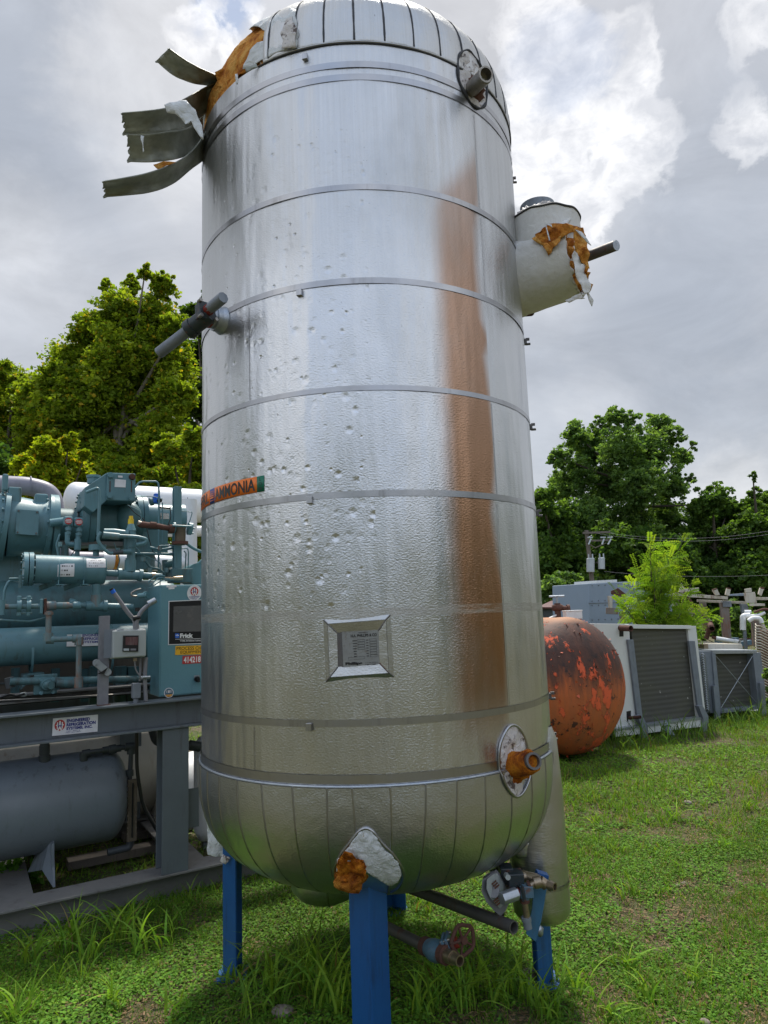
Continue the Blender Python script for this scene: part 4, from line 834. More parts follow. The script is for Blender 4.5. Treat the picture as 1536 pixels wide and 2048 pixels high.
# --- grey steel frame
fr = thing('steel_frame', F_(-1, .1, 0), 'grey steel beam frame behind the silver tank, company sign on its upper beam', 'steel frame')
def beam(name, a, b, h, wd, mat, up=ZZ, side=W, parent=fr, **k):
    o = ibeam(MB(), a, b, h, wd, up=up, side=side, **k).put(name, mat, parent, bevel=.0015); return o
beam('base_beam', F_(-3.2, .09, .062), F_(1.25, .09, .062), .15, .18, M['dusty_grey'])
beam('base_beam', F_(-3.2, 1.35, .062), F_(1.25, 1.35, .062), .15, .18, M['dusty_grey'])
for u in (-1.05, -.12, -2.2, .9): beam('cross_beam', F_(u, .19, .055), F_(u, 1.25, .055), .13, .16, M['dusty_grey'], side=U)
beam('upper_beam', F_(-3.2, .075, 1.011), F_(1.2, .075, 1.011), .162, .15, M['grey_frame'])
beam('upper_beam', F_(-3.2, 1.35, 1.011), F_(1.2, 1.35, 1.011), .162, .15, M['grey_frame'])
for u in (-.27, -2.3, 1.05):
    beam('column', F_(u, .085, .138), F_(u, .085, .929), .145, .15, M['grey_frame'], up=W*-1, side=U)
    beam('column', F_(u, 1.35, .138), F_(u, 1.35, .929), .145, .15, M['grey_frame'], up=W*-1, side=U)
MB().box(F_(-.155, .10, .45), (.09, .008, .22), AX).put('gusset_plate', M['grey_frame'], fr)
pb, ptop = S(207, 1412, .09), S(210, 1232, .09)
po_ = MB().box((pb+ptop)/2+V(0, 0, 0), (.052, .008, ptop.z-pb.z), AX).box((pb+ptop)/2+W*.028-U*.022, (.008, .055, ptop.z-pb.z), AX).put('post', M['conduit'], fr, bevel=.001)
MB().box(pb+V(0, 0, .006), (.07, .06, .004), AX).put('rust_foot', M['rust'], po_)
c = S(204, 1335, .07)
MB().cyl(c+U*-.03+ZZ*.028-W*.01, c+U*-.03+ZZ*.028+W*.01, .02, seg=20).cyl(c+U*.03-ZZ*.028-W*.01, c+U*.03-ZZ*.028+W*.01, .02, seg=20).box(c, (.082, .02, .04), ((U-ZZ*.93).normalized(), W, (ZZ+U*.93).normalized())).put('conduit_clamp', M['galv'], po_, bevel=.003)
MB().prism([c+U*.0+ZZ*-.02-W*.012, c+U*.03-ZZ*.0-W*.012, c+U*.012-ZZ*.035-W*.012, c+U*-.03-ZZ*.035-W*.012], W*.002).put('clamp_slot', M['black'], po_)
# company sign on the web
def plateS(name, quad, v, mat, parent, th=.002):
    return MB().prism([S(x, y, v) for x, y in quad][::-1], -W*th).put(name, mat, parent)
def onq(quad, v, off=-.0035):
    P4 = [S(x, y, v)-W*abs(off) for x, y in quad]
    return lambda a, b: (P4[0]*(1-a)+P4[1]*a)*(1-b)+(P4[3]*(1-a)+P4[2]*a)*b
def lett(quad, v, rows, mat, parent, off=.0035, name='lettering'):
    g = onq(quad, v, off); mb = MB()
    for s, a0, a1, b0, b1, bo in rows: mb.text(s, V(0, 0, 0), U, ZZ, 1, 1, bold=bo, f=lambda x, y: g(a0+(a1-a0)*x, b1+(b0-b1)*y))
    return mb.put(name, mat, parent)
def disc(quadf, a, b, ra, rb, mat, parent, name, off=0, a0=0, a1=2*PI):
    n = 28; pts = [quadf(a+ra*math.cos(a0+(a1-a0)*i/n), b+rb*math.sin(a0+(a1-a0)*i/n))-W*off for i in range(n)]
    return MB().add(pts, [tuple(range(n))]).put(name, mat, parent)
def emblem(qf, a, b, ra, rb, parent):
    disc(qf, a, b, ra, rb, M['red'], parent, 'emblem', .0006)
    mb = MB(); q = lambda x, y: qf(a+ra*x, b+rb*y)-W*.0012
    for x0, x1, y0, y1 in ((-.55, -.35, -.55, .65), (.35, .55, -.55, .65), (-.75, .75, -.12, .06), (-.14, .14, -.75, -.05)): mb.add([q(x0, y1), q(x1, y1), q(x1, y0), q(x0, y0)], [(0, 1, 2, 3)])
    mb.add([q(-.5, .95), q(0, .1), q(.5, .95), q(.2, .95), q(0, .55), q(-.2, .95)], [(0, 1, 5), (1, 4, 5), (1, 2, 3), (1, 3, 4)]).put('emblem_mark', M['white'], parent)
    mb = MB()
    for x0, x1, y0, y1 in ((-.3, -.16, -.5, .4), (.16, .3, -.5, .4), (-.4, .4, .0, .14)): mb.add([q(x0, y1)-W*.0006, q(x1, y1)-W*.0006, q(x1, y0)-W*.0006, q(x0, y0)-W*.0006], [(0, 1, 2, 3)])
    mb.put('emblem_mark', M['blue_ink'], parent)
sq = [(106, 1437), (196, 1429), (195, 1463), (104, 1472)]; VW = .066
sg = plateS('company_sign', sq, VW, M['label_white'], fr)
lett(sq, VW, (('ENGINEERED', .30, .82, .11, .31, .05), ('REFRIGERATION', .30, .95, .34, .54, .05), ('SYSTEMS, INC.', .30, .88, .57, .77, .05), ('----------', .30, .60, .79, .83, 0), ('-------------', .28, .62, .87, .91, 0)), M['blue_ink'], sg)
emblem(onq(sq, VW), .155, .42, .115, .32, sg)
# --- meter box on a bracket
mbx = plateS('x', [(0, 0), (1, 0), (1, 1)], 1, M['black'], None); bpy.data.objects.remove(mbx)
q4 = [(228, 1261), (295, 1262), (291, 1313), (225, 1315)]
cc = (S(228, 1261, -.02)+S(291, 1313, -.02))/2; a_, b_ = S(228, 1262, -.02), S(293, 1313, -.02); du = uv(b_)[0]-uv(a_)[0]; dz_ = a_.z-b_.z
met = MB().box(cc+W*.05, (du, .10, dz_), AX).put('meter_box', M['box_grey'], fr, bevel=.006)
MB().box(cc+W*.06, (du+.012, .012, dz_+.012), AX).put('lid_rim', M['box_grey'], met, bevel=.002)
plateS('meter_face', [(246, 1271), (277, 1271), (276, 1303), (245, 1303)], -.022, M['black'], met, .006)
plateS('meter_display', [(251, 1274), (276, 1274), (275, 1290), (251, 1290)], -.03, M['roof'], met, .001)
plateS('meter_key', [(247, 1297), (258, 1297), (258, 1301.5), (247, 1301.5)], -.03, M['transformer'], met, .002)
plateS('meter_key', [(261, 1297), (272, 1297), (272, 1301), (261, 1301)], -.03, M['conduit'], met, .002)
for x in (240, 280): MB().box(S(x, 1260, .0), (.035, .03, .012), AX).put('box_latch', M['galv'], met, bevel=.002)
MB().box(S(219, 1287, .03), (.06, .006, .16), AX).put('bracket', M['galv_dull'], met)
def T(name, pts, rpx, mat, parent, bend=0, v=None, seg=12, **k):
    q = [S(*p) if len(p) == 3 else S(p[0], p[1], v) for p in pts]; r = rpx*mpp(q[0]); return MB().tube(q, r, seg, bend*mpp(q[0])).put(name, mat, parent, **k)
T('conduit', [(270, 1258), (270, 1240), (258, 1228), (226, 1183)], 4.2, M['conduit'], met, 12, .02)
T('conduit', [(276, 1262), (272, 1243), (282, 1222), (305, 1204)], 4.2, M['conduit'], met, 16, .0)
T('conduit_fitting', [(296, 1208), (311, 1200)], 6, M['galv'], met, 0, -.01)
T('cable_end', [(228, 1186), (224, 1180)], 4.6, M['bright_blue'], met, 0, .02)
T('cable_end', [(225, 1182), (222, 1177)], 4.2, M['black'], met, 0, .02)
T('conduit_knob', [(275, 1223), (275, 1215)], 5, M['black'], met, 0, .04)
T('tape_wrap', [(266, 1237), (280, 1235)], 5.4, M['black'], met, 0, .0)
T('conduit', [(292, 1315), (289, 1360), (292, 1402)], 4, M['conduit'], met, 20, .05)
T('conduit', [(269, 1320), (271, 1340), (284, 1358)], 1.4, M['conduit'], met, 8, .02)
T('conduit', [(280, 1312), (281, 1335), (280, 1362)], 2.6, M['conduit'], met, 8, .06)
T('cord_grip', [(270, 1316), (270, 1322)], 4, M['brass'], met, 0, .02)
c = S(272, 1381, .06); MB().box(c, (.045, .05, .085), AX).cyl(c-ZZ*.04, c-ZZ*.075, .014).put('junction_box', M['galv_dull'], met, bevel=.004)
T('clamp', [(278, 1355), (300, 1354)], 3, M['galv'], met, 0, .03)
# --- control cabinet
pk = thing('chiller_package', F_(-1, .8, 1.09), 'teal painted compressor and chiller package crowded with vessels, valves and pipes', 'chiller')
pa, pb_ = S(320, 1170, .13), S(320, 1397, .13); z0, z1 = pb_.z+.008, pa.z; uu0 = uv(pa)[0]
cab = MB().box(F_(uu0+.27, .13+.16, (z0+z1)/2), (.54, .32, z1-z0), AX).put('control_cabinet', M['panel_teal'], pk, bevel=.004)
vF = .1295
MB().box(F_(uu0+.275, .128, (z0+z1)/2), (.535, .004, z1-z0-.015), AX).put('cabinet_door', M['panel_teal'], cab, bevel=.001); vF = .126
def face(name, quad, mat, th=.0015, v=None, par=None): return MB().prism([S(x, y, vF if v is None else v) for x, y in quad][::-1], -W*th).put(name, mat, par or cab)
sc_ = face('display_surround', [(337, 1202), (424, 1198), (424, 1287), (336, 1290)], M['label_white'], .003)
face('display_surround', [(338.5, 1203.5), (424, 1199.5), (424, 1285.5), (337.5, 1288.5)], M['black'], .0035, par=sc_)
face('display_screen', [(347, 1213), (424, 1210), (424, 1262), (346, 1264)], M['screen'], .004, par=sc_)
face('logo_square', [(350, 1267), (358, 1267), (358, 1276), (350, 1276)], M['bright_blue'], .0045, par=sc_)
fq = [(346, 1264), (424, 1262), (424, 1286), (346, 1288)]
lett(fq, vF, (('Frick', .17, .50, .14, .52, .05), ('YORK INTERNATIONAL', .17, .72, .69, .83, .01), ('*', .06, .14, .2, .5, .05)), M['white'], sc_, .0055)
g_ = onq(fq, vF, .0055); MB().add([g_(.05, .60), g_(1, .58), g_(1, .61), g_(.05, .63)], [(0, 1, 2, 3)]).put('logo_line', M['white'], sc_)
yq = [(351, 1292), (424, 1290), (424, 1308), (350, 1310)]; yl = face('equipment_label', yq, M['amber'], .002)
lett(yq, vF, (('PROCESS CHILLER', .03, .98, .1, .47, .0), ('EQUIPMENT #26', .14, .98, .55, .92, .0)), M['black'], yl, .003)
rq = [(365, 1312), (403, 1310), (403, 1326), (364.5, 1328)]; rl = face('number_label', rq, M['red'], .002)
lett(rq, vF, (('414218', .06, .95, .12, .88, .03),), M['white'], rl, .003)
bq = [(374, 1171), (403, 1169), (403, 1201), (374, 1203)]; g_ = onq(bq, vF, .002)
st1 = disc(g_, .5, .5, .5, .5, M['label_white'], cab, 'round_sticker'); emblem(onq(bq, vF, .0024), .5, .40, .27, .27, st1)
lett(bq, vF, (('ENGINEERED', .14, .86, .70, .76, .03), ('REFRIGERATION', .22, .78, .79, .83, .03), ('SYSTEMS', .32, .68, .86, .90, .03)), M['blue_ink'], st1, .0028)
bq = [(328, 1376), (347, 1375), (347, 1395), (328, 1396)]; g_ = onq(bq, vF, .002)
st1 = disc(g_, .5, .5, .5, .5, M['label_white'], cab, 'round_sticker'); disc(onq(bq, vF, .0026), .5, .5, .43, .43, M['valve_blue'], st1, 'sticker_disc'); disc(onq(bq, vF, .0030), .5, .5, .42, .42, M['foam'], st1, 'sticker_disc', 0, .35, PI-.35)
lett(bq, vF, (('----', .25, .75, .25, .5, .04),), M['white'], st1, .0034)
face('blank_label', [(333, 1171), (353, 1170), (353, 1174), (333, 1175)], M['label_white']); face('blank_label', [(337, 1175), (349, 1174), (349, 1178), (337, 1179)], M['label_white'])
c = S(393, 1358, vF); MB().cyl(c, c-W*.02, .017, seg=20).box(c-W*.03, (.012, .03, .036), ((U+ZZ*.3).normalized(), W, (ZZ-U*.3).normalized())).put('door_switch', M['black'], cab, bevel=.002)
face('switch_plate', [(388, 1351), (399, 1350), (399, 1357), (388, 1358)], M['galv'])
T('gland', [(276, 1192, .25), (294, 1190, .22)], 5, M['teal'], cab); T('gland', [(290, 1190, .24), (294, 1190, .22)], 7, M['teal'], cab)
T('flex_conduit', [(276, 1193), (264, 1192), (262, 1186), (272, 1180), (282, 1178)], 2.0, M['steel'], cab, 6, .26)
# --- big vessels
def vessel(name, p0, p1, vc, rpx, mat, parent, head=.5, **k):
    a, b = S(*p0, vc), S(*p1, vc); b.z = a.z; r = rpx*mpp(a); d = (b-a).normalized(); L_ = (b-a).length
    pr = [(r*math.cos(t), -r*head*math.sin(t)) for t in [PI/2*(1-i/8) for i in range(9)]]+[(r*math.cos(t), L_+r*head*math.sin(t)) for t in [PI/2*i/8 for i in range(9)]]
    return MB().slathe(a, d, pr, 56).put(name, mat, parent, **k), a, b, r
vs1, a1, b1, r1 = vessel('shell', (-260, 1230), (330, 1220), 1.05, 66, M['teal_dark'], pk)
vs2, a2, b2, r2 = vessel('shell', (-260, 1308), (320, 1300), .62, 41, M['teal'], pk, .3)
for x in (63, 220):
    c = S(x, 1308, .62); d_ = U; MB().lathe(c-U*.008, U, [(r2+.002, 0), (r2+.007, 0), (r2+.007, .014), (r2+.002, .014)], 40).put('strap', M['teal'], vs2)
MB().box(S(70, 1347, .55), (.09, .12, .01), AX).prism([S(45, 1350, .5), S(62, 1348, .5), S(56, 1365, .5), S(42, 1380, .5)], W*.15).put('cradle', M['teal_dark'], vs2)
q_ = [(134, 1269), (214, 1268), (214, 1291), (133, 1293)]
vq = .62-r2-.012; sgn = plateS('company_sign', q_, vq, M['label_white'], vs2)
lett(q_, vq, (('ENGINEERED', .38, .98, -.02, .2, .03), ('REFRIGERATION', .38, 1.18, .26, .50, .03), ('SYSTEMS, INC.', .38, 1.10, .56, .78, .03)), M['blue_ink'], sgn)
MB().prism([S(x, y, .5) for x, y in ((190, 1266), (200, 1251), (222, 1249), (229, 1262), (226, 1268))], W*.02).put('lifting_lug', M['panel_teal'], vs2)
# --- package base and floor clutter
beam('package_base', F_(-3, .42, 1.14), F_(1.1, .42, 1.14), .05, .12, M['dusty_grey'], parent=pk)
beam('package_base', F_(-3, 1.2, 1.14), F_(1.1, 1.2, 1.14), .09, .12, M['grey_frame'], parent=pk)
MB().box(F_(-1, .72, 1.105), (4, .5, .01), AX).put('drip_tray', M['black'], pk)
MB().box(F_(-1.2, 1.16, 1.27), (3.6, .02, .36), AX).put('rear_filler_plate', M['wood_grey'], pk)  # plate put in so the gap under the shells reads dark brown
for x in (30, 110, 170, 235): MB().box(S(x, 1370, 1.05), (.05, .05, .22), AX).put('support_leg', M['teal_dark'], pk)
for pts, r, v, b, m_ in (([(60, 1120), (95, 1135), (130, 1128), (150, 1100)], 1.0, .6, 9, 'black'), ([(255, 1010), (268, 1025), (290, 1040), (300, 1085), (312, 1120)], .9, .56, 9, 'black'), ([(120, 1068), (112, 1090), (118, 1120)], 1.8, .66, 6, 'teal'), ([(290, 1120), (300, 1135), (318, 1138), (330, 1148)], 2.4, .5, 5, 'teal_dark'), ([(340, 1012), (342, 1035), (336, 1050)], 1.0, .6, 4, 'black'), ([(0, 1240), (60, 1243), (90, 1236)], 2.2, .32, 6, 'teal'), ([(228, 1085), (240, 1120), (232, 1150)], 1.0, .4, 6, 'teal'), ([(300, 1095), (322, 1100), (345, 1096)], 2.8, .52, 4, 'teal')):
    T('cable' if m_ == 'black' else 'tube', pts, r, M[m_], pk, b, v)
for x, y, r in ((286, 1118, 5), (300, 1140, 4.5), (320, 1096, 4), (120, 1088, 4), (148, 1112, 4), (236, 1100, 4), (334, 1140, 5)): T('fitting', [(x, y-4), (x, y+5)], r, M['teal_rust'], pk, 0, .5)
T('tray_edge', [(-40, 1403, .30), (226, 1389, .30)], 1.3, M['steel'], pk)
for x in (240, 265, 190): MB().box(S(x, 1370, .9), (.07, .07, .25), AX).put('support_leg', M['teal_dark'], pk)
T('loose_cable', [(0, 1395, .35), (20, 1388, .35), (34, 1392, .35), (48, 1388, .3)], 2.2, M['black'], pk, 5)
MB().blob(S(47, 1389, .33), (.02, .02, .015), .2, 5, 2).put('cable_plug', M['box_grey'], pk)
# --- motor, coupling housing, compressor
VM = .95
def AXC(x, y, v=VM): return S(x, y, v)
ma, mb_ = AXC(-40, 1045), AXC(112, 1052); mb_.z = ma.z; rm = 62*mpp(ma)
mo = MB().slathe(AXC(14, 1052), U, [(rm*1.0, 0), (rm*.98, .06), (rm*.9, .16), (rm*.9, .26), (rm*.93, .30)], 48).put('coupling_housing', M['teal'], pk)
MB().cyl(AXC(-60, 1047), AXC(6, 1050), rm*1.02, seg=48).put('motor', M['teal'], pk)
MB().cyl(AXC(4, 1050), AXC(14, 1051), rm*1.16, seg=48).bolts(AXC(4, 1050), -U, rm*1.09, 18, .009, .012).put('motor_flange', M['teal'], mo)
f0, f1 = AXC(92, 1052), AXC(101, 1053)
MB().cyl(f0, f1, rm*1.08, seg=48).cyl(f1+U*.004, f1+U*.04, rm*1.08, seg=48).bolts(f0, -U, rm*1.01, 14, .009, .012).put('housing_flange', M['teal'], mo)
MB().cyl(f0+U*.1-U*.055, f1+U*.15, rm*.62, seg=40).put('seal_housing', M['teal_dark'], mo)
aq = [(33, 1019), (78, 1022), (76, 1071), (31, 1068)]; va = VM-rm*.985
ap = plateS('access_cover', aq, va, M['teal'], mo, .008)
for x, y in ((37, 1022), (74, 1025), (72, 1067), (35, 1065)): MB().cyl(S(x, y, va)-W*.008, S(x, y, va)-W*.018, .006, seg=6).put('cover_bolt', M['darksteel'], ap)
for x0, x1, y in ((5, 15, 966), (18, 40, 992)): MB().box(AXC((x0+x1)/2, y, VM-.1), ((x1-x0)*.0035, .07, .11), AX).put('lifting_lug', M['teal'], mo, bevel=.01)
MB().box(AXC(82, 1002, VM-.06), (.08, .07, .09), AX).put('lifting_lug', M['teal'], mo, bevel=.012)
cm = MB().slathe(AXC(163, 1040), U, [(0, -.02), (.17, -.02), (.195, -.015), (.195, .03)], 48).put('end_cover', M['teal'], pk)
c0_, c1_ = AXC(158, 1040), AXC(170, 1041)
rc = 56*mpp(c0_)
cp = MB().cyl(c0_, c0_+U*.045, rc, seg=56).cyl(c0_+U*.049, c0_+U*.085, rc*.985, seg=56).put('compressor_flange', M['teal'], pk)
MB().bolts(c0_, -U, rc*.9, 20, .0085, .014).put('flange_bolt', M['teal_dark'], cp)
cb = MB().slathe(c0_+U*.08, U, [(rc*.92, 0), (rc*.84, .05), (rc*.8, .12), (rc*.84, .24), (rc*.86, .32)], 48).put('compressor_body', M['teal_dark'], pk)
MB().blob(AXC(258, 1035, VM-.17), (.085, .06, .11), .05, 4).put('slide_valve_boss', M['teal_dark'], cb)
g0 = AXC(268, 1036)
MB().cyl(g0, g0+U*.035, rc*.86, seg=48).cyl(g0+U*.04, g0+U*.07, rc*.85, seg=48).bolts(g0, -U, rc*.8, 18, .008, .012).put('discharge_flange', M['teal'], cb)
MB().cyl(g0+U*.06, g0+U*.34, rc*.56, seg=40).cyl(g0+U*.29, g0+U*.35, rc*.6, seg=40).put('unloader_cylinder', M['teal'], cb)
MB().box(AXC(285, 1085, VM), (.30, .24, .16), AX).cyl(AXC(285, 1105, VM), AXC(285, 1140, VM), .085).put('discharge_body', M['teal_dark'], cb)
# suction block with sloping face
qf = [S(x, y, .62) for x, y in ((214, 945), (271, 947), (271, 1003), (212, 1000))]
sb = MB().prism(qf[::-1], W*.36).put('suction_block', M['teal'], cb, bevel=.006)
ql = [S(x, y, .63) for x, y in ((213, 946), (213, 1001), (186, 1025), (168, 1012), (170, 975))]; MB().prism(ql, W*.33).put('suction_elbow', M['teal'], cb, bevel=.005)
for i, (x, y) in enumerate(((221, 951), (264, 954), (219, 992), (262, 997))): c = S(x, y, .62); MB().cyl(c, c-W*.02, .019, seg=6).cyl(c, c-W*.006, .022, seg=16).put('block_bolt', M['rust'] if i == 1 else M['teal'], sb)
plateS('rating_label', [(230, 958), (252, 960), (251, 975), (229, 974)], .619, M['label_white'], sb); plateS('small_label', [(236, 951), (245, 951.5), (245, 955.5), (236, 955)], .619, M['label_white'], sb)
for x in (219, 262): MB().box(S(x+1, 973, .6185), (.006, .0012, .075), AX).put('rust_run', M['rust'], sb)
MB().cyl(S(186, 968, .8), S(187, 952, .8), .038).cyl(S(187, 956, .8), S(187, 951, .8), .045).put('port_cap', M['teal'], sb)
# tubes
for pts, r, v, b in (([(172, 985), (197, 975), (199, 1000), (196, 1070)], 3.2, .5, 7), ([(270, 975), (280, 963), (316, 963), (318, 980), (317, 1160)], 2.0, .55, 7),
                     ([(325, 1005), (325, 1060), (324, 1085)], 1.2, .55, 3), ([(318, 1018), (385, 1024), (377, 1050)], .9, .6, 4), ([(270, 995), (300, 992), (326, 998)], .9, .62, 5),
                     ([(370, 1085), (388, 1098), (410, 1106)], 3.0, .45, 10), ([(368, 1102), (372, 1106), (370, 1150)], 1.2, .5, 3), ([(360, 1098), (375, 1096), (377, 1104), (376, 1150)], 1.2, .5, 4),
                     ([(268, 1107), (345, 1108)], 2.4, .5, 0), ([(268, 1090), (285, 1110), (322, 1125), (320, 1170)], 1.0, .5, 8), ([(8, 1200), (9, 1180), (18, 1161), (40, 1160)], 2.6, .5, 7), ([(394, 1130), (425, 1105)], 3.6, .6, 0),
                     ([(318, 1092), (346, 1091)], 1.6, .5, 0), ([(255, 1010), (280, 1022), (284, 1042)], .9, .55, 6), ([(296, 1165), (312, 1150), (330, 1152)], 1.1, .35, 4), ([(300, 1170), (318, 1155), (340, 1158)], 1.1, .35, 4), ([(306, 1172), (325, 1160), (348, 1160)], 1.1, .35, 4)):
    T('tube', pts, r, M['teal'], pk, b, v)
T('junction', [(330, 1158), (365, 1156)], 4.5, M['brass'], pk, 0, .4)
c = S(360, 1152, .5); MB().box(c, (.14, .12, .09), AX).put('pump_bracket', M['teal_dark'], pk, bevel=.004); c = S(388, 1150, .62); MB().cyl(c-W*.1, c+W*.1, .075).put('oil_pump', M['teal'], pk)
pv = beam('upright', S(354, 1160, .5), S(354, 974, .5), .055, .05, M['teal'], up=W*-1, side=U, parent=pk)
# blue sensor
c = S(312, 1000, .72); MB().box(c, (.05, .06, .05), AX).box(c+ZZ*.03, (.03, .04, .03), AX).put('position_sensor', M['bright_blue'], cb, bevel=.006); MB().cyl(S(300, 1004, .72), S(306, 1003, .72), .028).put('sensor_body', M['teal_dark'], cb); MB().cyl(S(317, 1001, .68), S(321, 1001, .66), .014).put('sensor_port', M['black'], cb)
plateS('rating_label', [(321, 1026), (338, 1027), (338, 1038), (321, 1038)], VM-rc*.57, M['paper_dirty'], cb)
T('sensor_lead', [(318, 1015), (330, 1016), (340, 1017)], 2.2, M['black'], cb, 0, .66)
# rusty pipe and strainer
rp = MB().tube([S(x, y, .38) for x, y in ((275, 1047), (282, 1049), (318, 1053), (345, 1058))], [.016, .021, .019, .017], 14).put('rusty_pipe', M['rust'], pk)
T('union', [(275, 1046), (281, 1048)], 6, M['steel'], rp, 0, .38); T('union', [(300, 1050), (312, 1051)], 7, M['rust'], rp, 0, .38); T('union', [(338, 1057), (348, 1058)], 9, M['rust'], rp, 0, .38)
sr = MB().cyl(S(361, 1050, .40), S(360, 1090, .40), .035).put('strainer', M['asbestos'], pk); MB().cyl(S(360, 1083, .40), S(360, 1089, .40), .053).put('strainer_flange', M['rust'], sr)
MB().cyl(S(346, 1055, .4), S(350, 1055, .4), .036).cyl(S(376, 1057, .4), S(383, 1058, .4), .042).bolts(S(384, 1058, .4), U, .03, 4, .006, .01).put('strainer_flange', M['teal'], sr)
T('tie_rod', [(345, 1051), (383, 1053)], 2, M['teal'], sr, 0, .35)
# oil filter cluster
o0, o1 = S(46, 1138, .42), S(204, 1145, .42); o1.z = o0.z-.012; ro = 29*mpp(o0)
of = MB().cyl(o0+U*.06, o1, ro, seg=48).cyl(o1-U*.04, o1-U*.035, ro*1.02, seg=48).slathe(o1, (o1-o0).normalized(), [(ro, 0), (ro*.9, .016), (0, .03)], 48).put('oil_cooler', M['teal'], pk)
MB().cyl(o0, o0+U*.024, ro*1.17, seg=48).cyl(o0+U*.029, o0+U*.052, ro*1.17, seg=48).bolts(o0, -U, ro*1.03, 12, .0065, .009).bolts(o0+U*.05, U, ro*1.03, 12, .0065, .009).put('cooler_flange', M['teal'], of)
for x in (115, 165):
    c = S(x, 1142, .42); MB().lathe(c-U*.003, U, [(ro+.001, 0), (ro+.006, 0), (ro+.006, .008), (ro+.001, .008)], 40).box(c-ZZ*(ro+.004)-W*.09+U*0, (.035, .12, .006), AX).put('strap', M['teal'], of)
    MB().prism([S(x-36, 1182, .5), S(x-4, 1171, .38), S(x+1, 1163, .36), S(x-9, 1160, .36), S(x-38, 1172, .5)], W*.006).put('cooler_bracket', M['teal_dark'], of)
    T('u_bolt', [(x+2, 1160), (x+2, 1172)], 1.2, M['teal'], of, 0, .3)
vo = .42-ro-.004
def curved(name, x0, x1, y0, y1, parent, mat):
    a0, a1 = S(x0, 1141, .42), S(x1, 1141, .42); n = 10; t0 = math.asin(max(-.95, min(.95, (1141-y0)/29))); t1 = math.asin(max(-.95, min(.95, (1141-y1)/29)))
    f = lambda i, j: (a0+(a1-a0)*i)+(-W*math.cos(t0+(t1-t0)*j)+ZZ*math.sin(t0+(t1-t0)*j))*(ro+.0015)
    return MB().fn(f, 2, n).put(name, mat, parent), f
l_, f_ = curved('data_label', 112, 145, 1129, 1155, of, M['label_white']); MB().text('------\n----\n-----', V(0, 0, 0), U, ZZ, 1, 1, f=lambda x, y: f_(.1+.8*x, .9-.75*y)-W*.001).put('lettering', M['black'], l_)
l_, f_ = curved('data_label', 169, 207, 1118, 1137, of, M['label_white']); MB().text('-------\n--------\n-----', V(0, 0, 0), U, ZZ, 1, 1, f=lambda x, y: f_(.12+.75*x, .9-.7*y)-W*.001).put('lettering', M['conduit'], l_)
T('drain_cock', [(18, 1158, .3), (48, 1157, .3)], 2.6, M['teal_dark'], of); T('drain_cock', [(41, 1150, .29), (40, 1176, .29)], 3, M['teal_dark'], of)
T('neck', [(192, 1112), (192, 1100)], 6, M['teal'], of, 0, .45); c = S(195, 1101, .45); MB().cyl(c, c+ZZ*.035, .052).put('neck_cap', M['teal'], of)
# valves with red dials
for x, y in ((137, 1042), (158, 1044)):
    c = S(x, y, .62); vv = MB().box(c+W*.03, (.058, .06, .062), AX).put('solenoid_valve', M['teal'], pk, bevel=.012)
    MB().cyl(c, c-W*.003, .022, seg=24).put('dial', M['red'], vv)
    mb = MB().box(c-W*.0042, (.038, .001, .005), AX).box(c-W*.0042+ZZ*.009, (.030, .001, .003), AX).box(c-W*.0042-ZZ*.009, (.030, .001, .003), AX); mb.put('dial_mark', M['white'], vv)
    T('union', [(x, y+13), (x, y+19)], 6, M['teal'], vv, 0, .64); T('union', [(x-1, y+22), (x-1, y+27)], 6, M['teal'], vv, 0, .64); T('pipe', [(x, y+8), (x, y+30)], 4, M['teal'], vv, 0, .64)
T('pipe', [(135, 1068), (135, 1088), (155, 1090)], 5, M['teal'], pk, 6, .64); T('pipe', [(156, 1068), (154, 1120)], 4.5, M['teal'], pk, 0, .64); T('sight_valve', [(156, 1078), (155, 1100)], 6.5, M['teal'], pk, 0, .62)
T('pipe', [(100, 1046), (130, 1042)], 8, M['teal'], pk, 0, .7)
# relief valve with yellow cap
rv = T('pipe', [(261, 1150), (263, 1070)], 8, M['teal'], pk, 0, .38)
T('tee', [(260, 1143), (261, 1120)], 11, M['teal'], rv, 0, .38); T('reducer', [(261, 1122), (261, 1116)], 9.5, M['teal'], rv, 0, .38)
T('tee', [(236, 1148), (282, 1151)], 10, M['teal'], rv, 0, .38); T('pipe', [(200, 1145), (324, 1153)], 6.5, M['teal'], rv, 0, .38); T('fitting', [(236, 1148), (243, 1148)], 12, M['teal'], rv, 0, .38); T('fitting', [(277, 1150), (284, 1151)], 12.5, M['teal'], rv, 0, .38); T('fitting', [(303, 1152), (310, 1152)], 7.5, M['brass'], rv, 0, .38)
T('valve_body', [(263, 1095), (263, 1072), (261, 1058)], 9.5, M['teal'], rv, 0, .38); MB().cyl(S(262, 1062, .38), S(262, 1048, .38), .034, .018).put('valve_bonnet', M['teal'], rv)
T('valve_inlet', [(256, 1068), (228, 1064), (208, 1064)], 7, M['teal'], rv, 3, .36)
T('yellow_cap', [(261.5, 1050), (262, 1038)], 5.6, M['yellow'], rv, 0, .38); T('yellow_cap', [(262, 1040), (262, 1032)], 4, M['yellow'], rv, 0, .38)
T('angle_fitting', [(206, 1070), (238, 1073)], 7, M['teal_rust'], rv, 0, .30); T('hose', [(232, 1072), (275, 1074), (293, 1079), (290, 1086), (272, 1090)], 4.2, M['teal'], rv, 9, .32)
T('hose', [(202, 1064), (194, 1078), (205, 1096), (220, 1108), (232, 1104)], 3.4, M['teal'], rv, 10, .3); T('hose_end', [(226, 1106), (246, 1104)], 4.5, M['dark_pipe'], rv, 0, .3); T('pipe', [(243, 1103), (262, 1103)], 4.5, M['teal'], rv, 0, .34)
